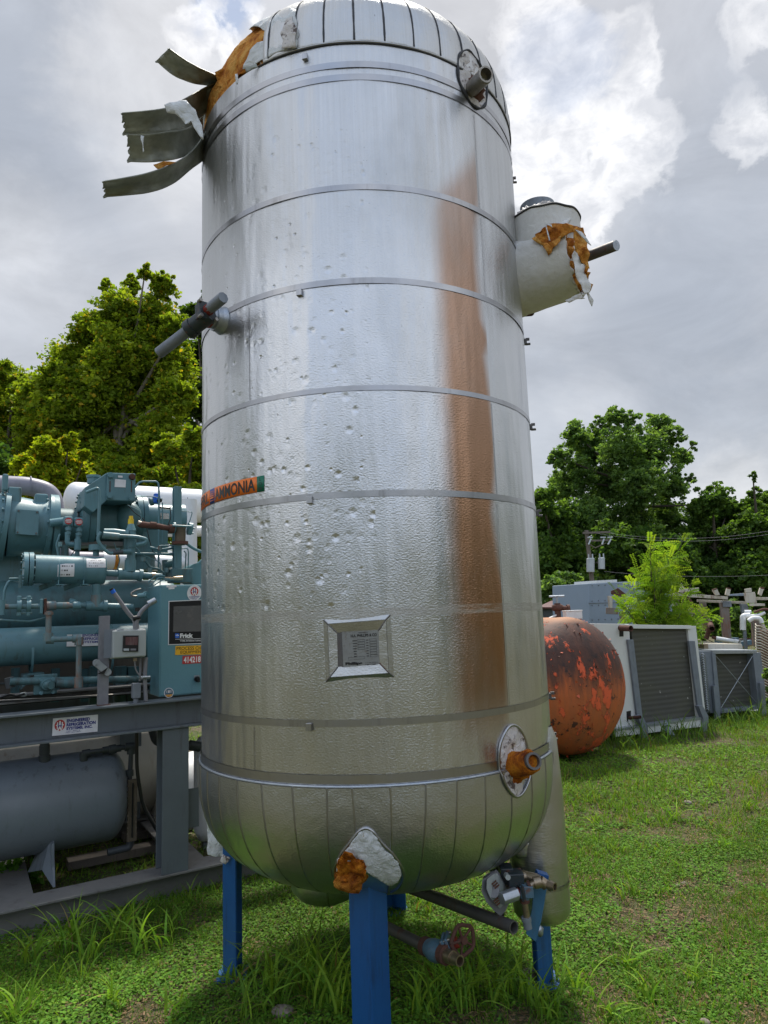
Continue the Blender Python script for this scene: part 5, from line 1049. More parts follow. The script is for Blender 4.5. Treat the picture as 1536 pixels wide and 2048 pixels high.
# lower cooler connection
lw = T('pipe', [(192, 1168), (193, 1215)], 8, M['teal'], pk, 0, .40); T('tee', [(193, 1190), (192, 1214)], 10.5, M['teal_rust'], lw, 0, .40)
T('tee', [(172, 1212), (208, 1212)], 10, M['teal'], lw, 0, .40); T('pipe', [(142, 1210), (266, 1214)], 6.5, M['teal'], lw, 0, .40); T('fitting', [(206, 1212), (214, 1212)], 12, M['teal'], lw, 0, .40); T('elbow', [(138, 1205), (146, 1206), (155, 1219)], 8.5, M['teal'], lw, 4, .36)
# flanged line with stop valve
ln = T('pipe', [(-30, 1214), (160, 1211)], 5.2, M['teal_rust'], pk, 0, .26)
for x in (38, 57):
    c = S(x, 1212, .26); MB().box(c, (.022, .03, .115), AX).cyl(c-U*.011, c+U*.011, .036).put('line_flange', M['teal'], ln, bevel=.006)
for y in (1198, 1226): T('flange_bolt', [(34, y), (64, y)], 2.4, M['teal_rust'], ln, 0, .26)
MB().box(S(90, 1213, .26), (.014, .06, .09), AX).put('line_flange', M['rust'], ln, bevel=.004); MB().box(S(82, 1213, .26), (.016, .06, .085), AX).put('line_flange', M['teal'], ln, bevel=.004)
T('stop_valve', [(93, 1212), (112, 1211)], 9.5, M['teal_rust'], ln, 0, .26); MB().cyl(S(110, 1211, .26), S(138, 1211, .26), .022, seg=6).put('stem_cap', M['teal_rust'], ln); T('elbow', [(146, 1211), (160, 1211)], 8, M['teal'], ln, 0, .26)
T('elbow', [(-4, 1213), (10, 1213)], 9, M['teal_rust'], ln, 0, .26); T('tee_leg', [(4, 1200), (3, 1230)], 6, M['teal'], ln, 0, .24)
dp = T('pipe', [(98, 1222), (96, 1279), (158, 1277), (157, 1366)], 5.6, M['teal_rust'], pk, 4, .22)
for pts, r in (([(98, 1224), (98, 1230)], 8), ([(96, 1266), (96, 1282)], 9), ([(92, 1279), (108, 1279)], 8.5), ([(145, 1277), (161, 1276)], 8.5), ([(158, 1274), (158, 1290)], 8.5), ([(157, 1354), (157, 1375)], 8.5)): T('elbow', pts, r, M['teal_rust'], dp, 0, .22)
lp = T('pipe', [(20, 1363), (300, 1358)], 7.5, M['teal_dark'], pk, 0, .25); T('tee', [(112, 1366), (160, 1366)], 9.5, M['teal_dark'], lp, 0, .24)
c = S(92, 1369, .24); MB().box(c+W*.03, (.12, .03, .11), AX).put('valve_plate', M['teal_dark'], lp, bevel=.004); MB().cyl(c+W*.02, c-W*.04, .036, .026).cyl(c-W*.03, c-W*.075+U*.02, .022).put('stem_cap', M['teal_dark'], lp)
for x, y in ((82, 1359), (106, 1358), (82, 1386), (106, 1384)): MB().cyl(S(x, y, .24), S(x, y, .24)-W*.012, .01, seg=8).put('plate_bolt', M['teal'], lp)
T('black_line', [(18, 1355), (22, 1375)], 9, M['dark_pipe'], lp, 0, .3)
# teal bits seen low behind the motor
T('pipe', [(0, 1120, 1.2), (30, 1160, 1.2)], 14, M['teal'], pk); MB().box(S(18, 1135, 1.1), (.14, .1, .22), AX).put('receiver_block', M['teal'], pk, bevel=.006)
T('pipe', [(130, 1090), (130, 1140)], 7, M['teal_dark'], pk, 0, .8); T('pipe', [(117, 1090), (117, 1130)], 3, M['teal_dark'], pk, 0, .7); T('pipe', [(330, 1120), (332, 1160)], 6, M['teal_dark'], pk, 0, .6); T('valve', [(328, 1130), (345, 1126)], 8, M['teal_dark'], pk, 0, .6)
MB().box(AXC(200, 1090, VM), (.9, .2, .03), AX).put('compressor_rail', M['dusty_grey'], pk)
# --- insulated vessel and pipes behind
iv = thing('insulated_vessel', F_(0, 2.3, 0), 'white jacketed horizontal vessel behind the teal compressor', 'vessel')
_v, a, b, r = vessel('shell', (150, 1000), (430, 1036), 2.3, 36, M['white_jacket'], iv, .6)
MB().box(F_(uv(a)[0]+.3, 2.3, a.z/2), (.2, .3, a.z), AX).put('pedestal', M['grey_frame'], iv)
T('lap_band', [(375, 995, 1.86), (378, 1052, 1.86)], .8, M['conduit'], iv)
ip = thing('insulated_pipe', F_(.3, 1.8, 0), 'white jacketed pipe run turning down beside the silver tank, under the white vessel', 'pipe')
T('pipe_run', [(330, 1063), (440, 1062)], 11, M['white_jacket'], ip, 0, 1.9)
T('pipe_run', [(205, 1120), (345, 1128), (378, 1128), (378, 1085), (378, 1000)], 17, M['white_jacket'], ip, 10, 1.75)
T('pipe_run', [(378, 1100, 1.75), (378, 1240, 1.75)], 17, M['white_jacket'], ip)
T('tape_band', [(228, 1121, 1.75), (235, 1121.5, 1.75)], 17.6, M['foam'], ip)
mv = thing('mauve_pipe', F_(-1, 1.5, 0), 'thick grey mauve pipe arching over the teal motor housing', 'pipe')
T('pipe_run', [(-60, 967), (60, 972), (103, 985), (113, 1035), (113, 1120), (205, 1122)], 19, M['mauve'], mv, 48, 1.5, 28)
T('pipe_weld', [(61, 972), (63, 972)], 19.8, M['mauve'], mv, 0, 1.5, 28)
# --- grey receiver under the frame
gt = thing('grey_receiver', F_(-1, .55, 0), 'smooth grey horizontal receiver tank on a saddle under the upper beam', 'receiver tank')
gs, a, b, r = vessel('shell', (-220, 1655), (212, 1640), .62, 100, M['grey_tank'], gt, .45)
dd_ = S(212, 1640, .62)
c = S(100, 1712, .5); uc = uv(c)[0]
MB().prism([S(103, 1667, .42), S(106, 1775, .34), S(84, 1740, .42), S(55, 1745, .6), S(75, 1700, .6)], U*.012).put('saddle', M['grey_tank'], gt)
MB().box(F_(uc, .62, .22), (.015, .5, .2), AX).put('saddle', M['grey_tank'], gt)
T('riser', [(88, 1560), (90, 1440)], 9, M['dark_pipe'], gt, 0, .55); T('coupling', [(89, 1530), (89, 1510)], 11, M['dark_pipe'], gt, 0, .55); T('coupling', [(89, 1508), (89, 1490)], 10, M['dark_pipe'], gt, 0, .55)
ps = T('gauge_pipe', [(167, 1550), (168, 1506), (263, 1493), (259, 1570)], 4.8, M['dark_pipe'], gt, 4, .5)
for pts, r_ in (([(167, 1522), (167, 1505)], 7.5), ([(164, 1508), (180, 1505)], 7.5), ([(205, 1501), (242, 1496)], 7), ([(218, 1500), (232, 1497)], 9), ([(250, 1494), (268, 1493)], 8), ([(263, 1490), (262, 1508)], 8), ([(259, 1540), (259, 1552)], 8)): T('fitting', pts, r_, M['dark_pipe'], ps, 0, .5)
sgl = MB().box((S(264, 1620, .46)), (.055, .03, .36), AX).put('sight_glass', M['asbestos'], gt, bevel=.003)
MB().box(S(265, 1620, .44), (.008, .006, .32), AX).put('gauge_slot', M['black'], sgl)
for k in range(9):
    for x in (256, 272): MB().cyl(S(x, 1572+k*12, .445), S(x, 1572+k*12, .425), .006, seg=6).put('gauge_bolt', M['asbestos'], sgl)
T('gauge_pipe', [(262, 1680), (258, 1695), (215, 1705)], 7, M['dark_pipe'], gt, 5, .5)
T('hose', [(273, 1460), (274, 1540), (285, 1610), (325, 1680), (335, 1690)], 3.6, M['black'], gt, 20, .4)
bt = thing('beige_tank', F_(-.6, 1.5, 0), 'stained beige jacketed horizontal tank lying behind the grey receiver', 'tank')
_s, a, b, r = vessel('shell', (-150, 1590), (290, 1575), 1.6, 112, M['beige'], bt, .25)
T('head_rim', [(294, 1575, 1.6), (298, 1575, 1.6)], 113, M['beige'], bt, seg=56)
MB().box(F_(uv(b)[0]-.4, 1.6, .15), (.12, .5, .3), AX).put('skid_foot', M['dusty_grey'], bt)
wt2 = thing('white_receiver', F_(.35, 1.7, 0), 'white vertical receiver mostly hidden behind the silver tank, beside the grey column', 'receiver tank')
c = S(412, 1580, .75); rr_ = 24*mpp(c); zt_ = S(412, 1488, .75).z; zb_ = S(412, 1672, .75).z
MB().slathe(V(c.x, c.y, 0), ZZ, [(0, zb_-.03), (rr_*.6, zb_-.02), (rr_, zb_+.05), (rr_, zt_), (rr_*.6, zt_+.05), (0, zt_+.06)], 40).put('shell', M['white_jacket'], wt2)
MB().box(V(c.x, c.y, (zb_)/2), (.05, .05, zb_), AX).put('leg', M['grey_frame'], wt2)
T('elbow', [(305, 1460), (312, 1483), (330, 1487)], 8.5, M['dark_pipe'], wt2, 10, .9); T('elbow', [(378, 1490), (400, 1494)], 10, M['dark_pipe'], wt2, 8, .6)
hb = thing('horizontal_receiver', F_(.15, 1.3, 0), 'low off-white pipe vessel under the frame, between the beige tank and grey column', 'vessel')
T('shell', [(290, 1600), (400, 1570)], 70, M['white_jacket'], hb, 0, 1.75, 40); T('leg', [(340, 1650, 1.75), (340, 1690, 1.75)], 20, M['grey_frame'], hb)
# planks on the ground under the frame
for (x, y, v) in ((250, 1705, .8), (345, 1655, 1.0)):
    c = gnd(x, y, .04); tag(MB().box(c, (.7, .12, .05), AX).put('timber', M['wood_grey']), 'weathered timber lying under the grey frame, '+('nearer the grey receiver' if x < 300 else 'behind the grey column'), 'timber', 'timbers under the frame')
# ------------------------------------------------------------------ right side
class Fr:       # vertical working plane through two ground points
    def __init__(s, g0, g1):
        s.o = Vector((g0.x, g0.y, 0)); s.u = (Vector((g1.x, g1.y, 0))-s.o).normalized(); s.w = V(-s.u.y, s.u.x, 0); s.ax = (s.u, s.w, ZZ)
    def at(s, px, py, v=0):
        d = ray(px, py); t = (v+s.o.dot(s.w))/d.dot(s.w); return V(d.x*t, d.y*t, EYE+d.z*t)
    def p(s, u, v, z): return s.o+s.u*u+s.w*v+V(0, 0, z)
    def quad(s, pts, v, th, name, mat, par, **k): return MB().prism([s.at(x, y, v) for x, y in pts][::-1], s.w*th).put(name, mat, par, **k)
def bar(a, b, wd, dp, ax, mat, name, par, **k):
    a, b = Vector(a), Vector(b); d = (b-a).normalized(); w_ = ax; u_ = d.cross(w_).normalized()
    return MB().box((a+b)/2, ((b-a).length, wd, dp), (d, u_, w_)).put(name, mat, par, bevel=.003, **k)
# orange tank
oc_ = atY(1131, 1369, 7.35); OR = 133*mpp(oc_); OA = V(.50, -.866, 0).normalized()
OR = min(OR, oc_.z-.03)
ot = thing('orange_tank', (oc_.x, oc_.y, 0), 'domed end of a rusty orange tank with peeling paint beside the silver tank', 'storage tank')
pr = [(OR*math.cos(t), .04+OR*.62*math.sin(t)) for t in [PI/2*i/20 for i in range(21)]]
def otf(a, b):
    t = 2*PI*a; u_, w_ = perp(OA)
    if b < .5: r_, h_ = OR, -2.6+2.64*b*2
    else: q = (b-.5)*PI; r_, h_ = OR*math.cos(q), .04+OR*.62*math.sin(q)
    r_ += .004*mno.fractal(Vector((math.cos(t)*3, math.sin(t)*3, h_*3)), .6, 2, 4); return V(oc_.x, oc_.y, oc_.z)+OA*h_+(u_*math.cos(t)+w_*math.sin(t))*r_
MB().fn(otf, 96, 60).put('shell', M['orange_tank'], ot)
mb = MB()
nfl = 0
for i in range(520):
    a, b = random.random(), .5+.5*random.random()**.75; p = otf(a, b); n = (p-(oc_+OA*.0)).normalized()
    if n.y > .35 or mno.noise(p*4.1) < .10 or nfl > 97: continue
    nfl += 1; u_, w_ = perp(n); s = random.uniform(.006, .019); t = random.uniform(0, 6.28); e = u_*math.cos(t)+w_*math.sin(t); f = n.cross(e); k = random.uniform(.4, 1.4)
    f0 = MB().add([p-f*s+n*.002, p+f*s*.7+n*.002, p+f*s*.6+e*s*.8+n*s*.5*k, p-f*s*.5+e*s*.9+n*s*.6*k, p+f*s*.3+e*s*1.3+n*s*1.3*k, p-f*s*.3+e*s*1.2+n*s*1.2*k], [(0, 1, 2, 3), (3, 2, 4, 5)], True)
    f0.put('paint_flake', M['flake'] if random.random() < .72 else M['rust'], ot)
for s_ in (-.3, -2.2):
    c = V(oc_.x, oc_.y, 0)+OA*s_; MB().box(c+V(0, 0, (oc_.z-OR)/2+.03), (.12, .8, oc_.z-OR+.12), (OA, OA.cross(ZZ), ZZ)).put('saddle', M['rust'], ot)
wb = thing('white_box', atY(1145, 1235, 7.9), 'small white box behind the top of the orange tank', 'box'); c = atY(1145, 1230, 7.9)
MB().box(c-V(0, 0, .0), (.18, .16, .09)).put('housing', M['white'], wb, bevel=.006); MB().box(c+V(0, 0, .047), (.19, .17, .012)).put('lid', M['white'], wb, bevel=.003); MB().cyl(V(c.x, c.y, .02), c, .02).put('post', M['conduit'], wb)
vs_ = thing('valve_stand', atY(1117, 1240, 8.2), 'rusty valve and pipe stub standing above the orange tank', 'valve'); c = atY(1115, 1215, 8.2)
MB().tube([V(c.x, c.y, .2), c+V(0, 0, .05)], .035, 10).put('pipe', M['rust'], vs_); MB().blob(c, (.07, .06, .05), .2, 3, 2).cyl(c, c+V(.12, -.03, -.02), .03).cyl(c+V(.1, -.03, -.02), c+V(.13, -.03, -.02), .05).put('valve_body', M['rust'], vs_)
MB().cyl(c+V(0, 0, .0), c+V(0, 0, .12), .012).cyl(c+V(-.09, 0, .13), c+V(.09, 0, .13), .012).put('handle', M['galv'], vs_); T_ = MB().tube([c+V(0, 0, -.08), c+V(-.2, -.1, -.15), c+V(-.5, -.3, -.2)], .012, 8).put('hose', M['white'], vs_)
# white coil unit
C1 = Fr(gnd(1292, 1481), gnd(1414, 1463)); vf = .16
cu = thing('coil_unit', C1.p(0, .3, 0), 'large white framed coil unit with a big dark finned face, next to the orange tank', 'evaporator')
def q1(name, pts, mat, v=vf, th=.01, par=cu, **k): return C1.quad(pts, v, th, name, mat, par, **k)
z_t = C1.at(1200, 1247, vf).z; z_b = C1.at(1240, 1468, vf).z; ul = (C1.at(1196, 1300, vf)-C1.o).dot(C1.u); ur = (C1.at(1408, 1400, vf)-C1.o).dot(C1.u)
q1('side_panel', [(1188, 1247), (1258, 1248), (1273, 1462), (1196, 1470)], M['panel_white'], th=.55, bevel=.004)
q1('coil_face', [(1262, 1257), (1378, 1257), (1396, 1440), (1284, 1449)], M['fins'], v=vf+.03, th=.4)
q1('frame_top', [(1252, 1249), (1383, 1251), (1383, 1258), (1255, 1257)], M['panel_white'], v=vf-.02, th=.6, bevel=.003)
q1('frame_side', [(1375, 1252), (1392, 1252), (1413, 1444), (1396, 1446)], M['panel_white'], v=vf, th=.55, bevel=.003)
q1('base_tray', [(1225, 1463), (1414, 1437), (1416, 1452), (1232, 1474)], M['panel_white'], v=vf-.06, th=.7, bevel=.003)
q1('base_flange', [(1224, 1459), (1413, 1433), (1413, 1437), (1224, 1463)], M['galv'], v=vf-.075, th=.2)
for quad in (((1256, 1279), (1267, 1279), (1285, 1432), (1275, 1434)), ((1378, 1282), (1390, 1282), (1406, 1412), (1396, 1414))): q1('corner_post', quad, M['galv_dull'], v=vf-.035, th=.03, bevel=.002)
for quad in (((1275, 1432), (1284, 1430), (1296, 1452), (1297, 1483), (1286, 1484), (1285, 1458)), ((1397, 1412), (1405, 1410), (1417, 1432), (1417, 1465), (1408, 1466), (1407, 1438))): q1('stand_leg', quad, M['galv_dull'], v=vf-.10, th=.06, bevel=.002)
q1('pipe_opening', [(1239, 1258), (1247, 1258), (1247, 1273), (1239, 1273)], M['black'], v=vf-.003, th=.002); q1('pipe_opening', [(1253, 1423), (1262, 1421), (1262, 1442), (1254, 1443)], M['black'], v=vf-.003, th=.002)
a, b = C1.at(1238, 1256, vf+.02), C1.at(1262, 1257, vf-.18); MB().hollow(a, b, .035, .006).put('header_pipe', M['rust'], cu); MB().hollow(C1.at(1256, 1436, vf+.02), C1.at(1281, 1434, vf-.15), .019, .004).put('header_pipe', M['rust'], cu)
MB().cyl(C1.at(1332, 1452, vf-.05), C1.at(1345, 1474, vf-.2), .035).cyl(C1.at(1330, 1449, vf-.04), C1.at(1334, 1456, vf-.08), .05).put('drain_spout', M['galv_dull'], cu)
q1('corner_panel', [(1258, 1440), (1268, 1439), (1270, 1456), (1260, 1458)], M['panel_white'], v=vf-.02, th=.02)
# galvanised coil unit
C2 = Fr(gnd(1439, 1441), gnd(1529, 1433)); c2 = thing('coil_unit', C2.p(0, .3, 0), 'lower galvanised coil unit with a wire cross brace over its dark face', 'evaporator')
def q2(name, pts, mat, v=.1, th=.01, par=c2, **k): return C2.quad(pts, v, th, name, mat, par, **k)
q2('side_casing', [(1398, 1302), (1428, 1302), (1440, 1425), (1410, 1427)], M['galv_dull'], v=.12, th=.5, bevel=.004)
q2('coil_face', [(1431, 1309), (1508, 1308), (1517, 1414), (1442, 1420)], M['fins'], v=.22, th=.4)
q2('frame_top', [(1424, 1300), (1514, 1300), (1514, 1307), (1427, 1308)], M['galv'], v=.1, th=.6, bevel=.004)
q2('frame_base', [(1440, 1420), (1522, 1412), (1523, 1418), (1442, 1427)], M['galv_dull'], v=.1, th=.5, bevel=.004)
q2('frame_side', [(1506, 1305), (1522, 1305), (1530, 1372), (1532, 1418), (1518, 1418)], M['galv_dull'], v=.1, th=.5, bevel=.004)
q2('frame_side', [(1424, 1304), (1431, 1306), (1443, 1425), (1434, 1426)], M['galv_dull'], v=.10, th=.5, bevel=.004)
q2('stand_leg', [(1427, 1372), (1436, 1372), (1442, 1441), (1433, 1442)], M['galv_dull'], v=.06, th=.04, bevel=.002); q2('stand_leg', [(1520, 1366), (1529, 1366), (1534, 1432), (1525, 1433)], M['galv_dull'], v=.06, th=.04, bevel=.002)
q2('base_skid', [(1415, 1432), (1530, 1420), (1530, 1430), (1416, 1440)], M['galv_dull'], v=.3, th=.3)
for (x0, y0, x1, y1) in ((1432, 1312, 1512, 1404), (1507, 1309, 1442, 1416)): MB().cyl(C2.at(x0, y0, .12), C2.at(x1, y1, .12), .0045, seg=8).put('cross_brace', M['galv'], c2)
for i in range(24):
    y = 1310+i*4.8; x = 1402+i*.42
    MB().tube([C2.at(x, y, .11), C2.at(x+3, y-3, .05), C2.at(x+7, y+1, .05), C2.at(x+8, y+4, .11)], .009, 6).put('return_bend', M['galv'], c2)
bx = thing('flat_duct', C2.at(1460, 1300, .5), 'long pale galvanised duct lying across the top of the lower coil unit', 'duct')
C2.quad([(1415, 1288), (1484, 1288), (1486, 1298), (1416, 1298)], .5, .4, 'casing', M['cream_rust'], bx, bevel=.004); C2.quad([(1408, 1289), (1416, 1288), (1417, 1298), (1408, 1298)], .49, .4, 'end_cap', M['brass'], bx)
# blue-grey cabinet
cb_ = thing('equipment_cabinet', atY(1230, 1240, 12.5), 'tall blue grey metal cabinet with rows of rivets behind the white coil unit', 'cabinet')
C3 = Fr(V(atY(1178, 1240, 12.4).x, 12.4, 0), V(atY(1330, 1240, 14).x, 14.0, 0))
C3.quad([(1177, 1167), (1262, 1163), (1262, 1290), (1180, 1290)], 0, .8, 'casing', M['cabinet_blue'], cb_, bevel=.01); C3.quad([(1262.5, 1163), (1345, 1166), (1345, 1290), (1262.5, 1290)], .01, .8, 'casing', M['cabinet_blue'], cb_, bevel=.01)
C3.quad([(1194, 1161), (1234, 1159), (1234, 1164), (1194, 1166)], .1, .5, 'roof_plate', M['panel_white'], cb_)
C3.quad([(1178, 1206), (1262, 1203), (1262, 1204), (1178, 1207)], -.012, .012, 'panel_joint', M['galv_dull'], cb_)
k = 0
for y in (1171, 1202, 1211, 1240):
    for x in range(1184, 1262, 13): p = C3.at(x, y-(x-1184)*.04, 0); MB().cyl(p, p-C3.w*.012, .012, seg=6).put('rivet', M['galv_dull'], cb_)
# steel pipe rack
rk = thing('pipe_rack', atY(1440, 1290, 11.5), 'derelict pipe rack of cream and rusty steel beams on columns, right of the sapling', 'pipe rack')
R_ = Fr(V(atY(1240, 1200, 11.8).x, 11.8, 0), V(atY(1536, 1200, 11.2).x, 11.2, 0))
def rb(pts, mat, name, v=0, th=.08, **k): return R_.quad(pts, v, th, name, M[mat], rk, bevel=.004, **k)
rb([(1441, 1205), (1458, 1205), (1464, 1288), (1449, 1288)], 'rust_col', 'column', .1, .15); rb([(1445, 1202), (1462, 1202), (1464, 1214), (1446, 1214)], 'galv_dull', 'column_cap', .08, .15)
rb([(1482, 1208), (1496, 1208), (1498, 1236), (1486, 1236)], 'galv_dull', 'column', .1, .12); rb([(1505, 1240), (1520, 1240), (1523, 1292), (1508, 1292)], 'rust_col', 'column', .1, .14)
rb([(1238, 1224), (1250, 1224), (1253, 1262), (1243, 1262)], 'rust_col', 'column', .1, .12); rb([(1350, 1185), (1358, 1185), (1362, 1250), (1353, 1250)], 'rust_col', 'column', .1, .12); rb([(1400, 1200), (1412, 1200), (1420, 1262), (1407, 1262)], 'rust_col', 'column', .4, .12)
rb([(1212, 1215), (1236, 1216), (1236, 1229), (1212, 1228)], 'rust_col', 'bracket', .0, .1); rb([(1378, 1216), (1400, 1216), (1400, 1229), (1378, 1229)], 'rust_col', 'bracket', .3, .1)
rb([(1358, 1186), (1456, 1193), (1456, 1199), (1358, 1193)], 'cream_rust', 'beam', .0, .1); rb([(1395, 1199), (1494, 1203), (1494, 1208), (1395, 1204)], 'cream_rust', 'beam', .25, .08)
rb([(1365, 1178), (1398, 1175), (1398, 1184), (1370, 1184)], 'cream_rust', 'beam', .0, .3); rb([(1488, 1186), (1510, 1184), (1514, 1206), (1492, 1206)], 'cream_rust', 'gusset', .0, .05); rb([(1500, 1207), (1530, 1207), (1530, 1212), (1500, 1212)], 'cream_rust', 'beam', -.1, .06)
rb([(1455, 1189), (1492, 1186), (1510, 1186), (1510, 1191), (1456, 1192)], 'cabinet_blue', 'beam', .2, .08); rb([(1512, 1194), (1545, 1195), (1545, 1200), (1512, 1200)], 'cream_rust', 'beam', .1, .08)
for a in ([(1425, 1180), (1434, 1177), (1440, 1190), (1432, 1191)], [(1451, 1189), (1454, 1176), (1462, 1178), (1459, 1192)], [(1517, 1188), (1521, 1175), (1529, 1176), (1523, 1192)], [(1363, 1166), (1370, 1178), (1366, 1186), (1358, 1184)]): rb(a, 'cream_rust', 'stub', -.02, .08)
for a in ([(1425, 1179), (1434, 1176), (1435, 1178), (1426, 1181)], [(1454, 1175), (1462, 1177), (1462, 1179), (1454, 1177)], [(1521, 1174), (1529, 1175), (1529, 1178), (1521, 1177)]): rb(a, 'rust', 'rusty_edge', -.025, .09)
rb([(1491, 1178), (1503, 1176), (1504, 1184), (1492, 1185)], 'cream_rust', 'stub', .0, .1); rb([(1372, 1192), (1377, 1192), (1387, 1205), (1388, 1214), (1382, 1213), (1380, 1206)], 'rust', 'rusty_brace', .0, .04)
rb([(1222, 1182), (1236, 1176), (1252, 1188), (1250, 1194), (1232, 1192), (1222, 1188)], 'rust', 'rusty_brace', .0, .06); rb([(1215, 1192), (1225, 1192), (1225, 1216), (1217, 1216)], 'cream_rust', 'stub', .0, .06); rb([(1225, 1194), (1262, 1193), (1262, 1197), (1225, 1198)], 'cream_rust', 'beam', .0, .06); rb([(1340, 1190), (1352, 1185), (1352, 1212), (1346, 1212)], 'cream_rust', 'stub', -.02, .06)
def RT(name, pts, r, mat, par, v=0, bend=0): q = [R_.at(x, y, v) for x, y in pts]; return MB().tube(q, r*mpp(q[0]), 12, bend*mpp(q[0])).put(name, M[mat], par)
RT('hanging_pipe', [(1420, 1242), (1422, 1252), (1418, 1262), (1412, 1278)], 4.5, 'rust', rk, .1, 4); MB().hollow(R_.at(1420, 1248, .1), R_.at(1424, 1258, -.2), .045, .008).put('hanging_pipe', M['rust'], rk)
wp = thing('white_insulated_pipe', R_.at(1500, 1260, -.2), 'stubby white insulated pipe with several elbows hanging from the pipe rack', 'pipe')
RT('pipe_run', [(1486, 1260), (1486, 1232), (1500, 1231)], 5.6, 'white_jacket', wp, -.2, 4); RT('pipe_run', [(1489, 1224), (1502, 1224)], 4, 'white_jacket', wp, -.15); RT('pipe_run', [(1497, 1242), (1506, 1236), (1520, 1237), (1524, 1246)], 4.6, 'white_jacket', wp, -.3, 4); RT('pipe_run', [(1490, 1233), (1520, 1230), (1530, 1225)], 3, 'white_jacket', wp, -.2, 4)
RT('drop_pipe', [(1489, 1262), (1492, 1298)], 3.4, 'galv_dull', wp, -.2); RT('valve', [(1508, 1225), (1516, 1222), (1528, 1218), (1540, 1220)], 2.5, 'rust', wp, -.2, 3); RT('drop_pipe', [(1524, 1248), (1530, 1262)], 4, 'cream_rust', wp, -.3)
sp_ = thing('white_pipe_length', R_.at(1460, 1283, -.1), 'loose length of white pipe lying on the duct by the rusty column', 'pipe'); RT('pipe_run', [(1432, 1277), (1476, 1284)], 4.5, 'white_jacket', sp_, -.05); MB().hollow(R_.at(1470, 1283, -.05), R_.at(1479, 1285, -.1), .042, .006).put('pipe_end', M['white_jacket'], sp_)
RT('rusty_end', [(1424, 1274), (1436, 1278)], 3, 'rust', sp_, -.05)
cr = thing('coil_stack', R_.at(1530, 1300, -.8), 'stack of bare finned coil tubes at the right edge, beside the lower coil unit', 'coil')
for i in range(26): y = 1252+i*5.6; x = 1520+max(0, (i-6))*.5; q = [R_.at(x, y, -.9), R_.at(x+24, y+12, -.7)]; MB().tube([q[0]+V(.0, .12, .03), q[0]+V(-.03, .05, 0), q[0], q[1]], .010, 6, .03).put('tube_bend', M['cream_rust'], cr)
MB().prism([R_.at(x, y, -.6) for x, y in ((1524, 1262), (1550, 1262), (1556, 1400), (1532, 1400))], R_.w*.3).put('tube_plate', M['rust'], cr)
jk = thing('scrap_heap', R_.at(1500, 1296, .4), 'low heap of rusty scrap metal showing between the pipe rack columns', 'scrap heap')
sb_ = MB()
for i in range(16): c = R_.at(1380+i*10.5, 1292-random.uniform(0, 10), .8+random.random()); MB().box(c, (random.uniform(.1, .5), .1, random.uniform(.03, .12)), (V(1, random.uniform(-.3, .3), random.uniform(-.3, .3)).normalized(), V(0, 1, 0), ZZ)).put('scrap_piece', M[random.choice(['rust', 'brass', 'galv_dull', 'valve_blue', 'cream_rust', 'wood_grey'])], jk)
# shed
sh = thing('shed', atY(1140, 1240, 24), 'small dark shed with a low rusty metal roof below the dark trees', 'shed')
C4 = Fr(V(atY(1080, 1240, 24).x, 24, 0), V(atY(1180, 1240, 25).x, 25, 0))
C4.quad([(1080, 1212), (1172, 1213), (1172, 1250), (1080, 1250)], .2, 2.5, 'wall', M['dark_pipe'], sh); 
a = [C4.at(x, y, 0) for x, y in ((1116, 1203), (1176, 1208), (1176, 1215), (1112, 1214))]; MB().add([C4.at(1075, 1214, 0), C4.at(1178, 1215, 0), C4.at(1172, 1200, 1.5), C4.at(1110, 1198, 1.5)], [(0, 1, 2, 3)]).put('roof', M['roof'], sh, solid=.05)
C4.quad([(1118, 1199), (1160, 1206), (1160, 1207.5), (1118, 1200.5)], .7, .1, 'roof_flashing', M['white'], sh)
# utility pole with transformers and wires
PX, PY = atY(1191, 1240, 36).x, 36.0
up = thing('utility_pole', (PX, PY, 0), 'old wooden utility pole with a crossarm and two pale transformers before the dark trees', 'utility pole')
Pp = lambda x, y, dy=0: atY(x, y, PY+dy)
zt = Pp(1190, 1060).z; MB().tube([V(PX, PY, 0), V(PX-.02, PY, zt*.5), V(PX-.1, PY, zt)], [.14, .125, .10], 12).put('pole', M['wood_grey'], up)
MB().box(Pp(1193, 1065, -.2), (1.42, .09, .10)).put('crossarm', M['wood_grey'], up); MB().box(Pp(1197, 1081, -.2), (1.3, .09, .085)).put('crossarm', M['wood_grey'], up)
MB().tube([Pp(1176, 1086, -.2), Pp(1190, 1096, -.2), Pp(1212, 1086, -.2)], .025, 6).put('crossarm_brace', M['wood_grey'], up)
for x0, x1 in ((1182, 1177), (1208, 1204), (1222, 1216)):
    MB().cyl(Pp(x0, 1078, -.3), Pp(x1, 1089, -.4), .042, seg=10).put('fuse_cutout', M['transformer'], up); MB().cyl(Pp(x0-7, 1075, -.3), Pp(x0+3, 1075, -.3), .04, seg=10).put('insulator', M['transformer'], up)
for x, y0, y1, r_ in ((1181, 1118, 1144, .20), (1203, 1117, 1138, .165)):
    t0, t1 = Pp(x, y0, -.3), Pp(x, y1, -.3); tt = MB().cyl(t1, t0, r_, seg=20).cyl(t0, t0+V(0, 0, .05), r_*1.05, r_*.8, seg=20).put('transformer', M['transformer'], up)
    for dx in (-.1, .1): MB().cyl(t0+V(dx, -.05, .04), t0+V(dx, -.05, .25), .035, seg=8).put('bushing', M['transformer'], tt)
    MB().box(Pp((x+1191)/2, y0+8, -.1), (.2, .1, .06)).put('hanger', M['wood_grey'], up)
pw_ = thing('power_line', (PX, PY, zt), 'thin overhead wires running right from the utility pole past the trees', 'power line')
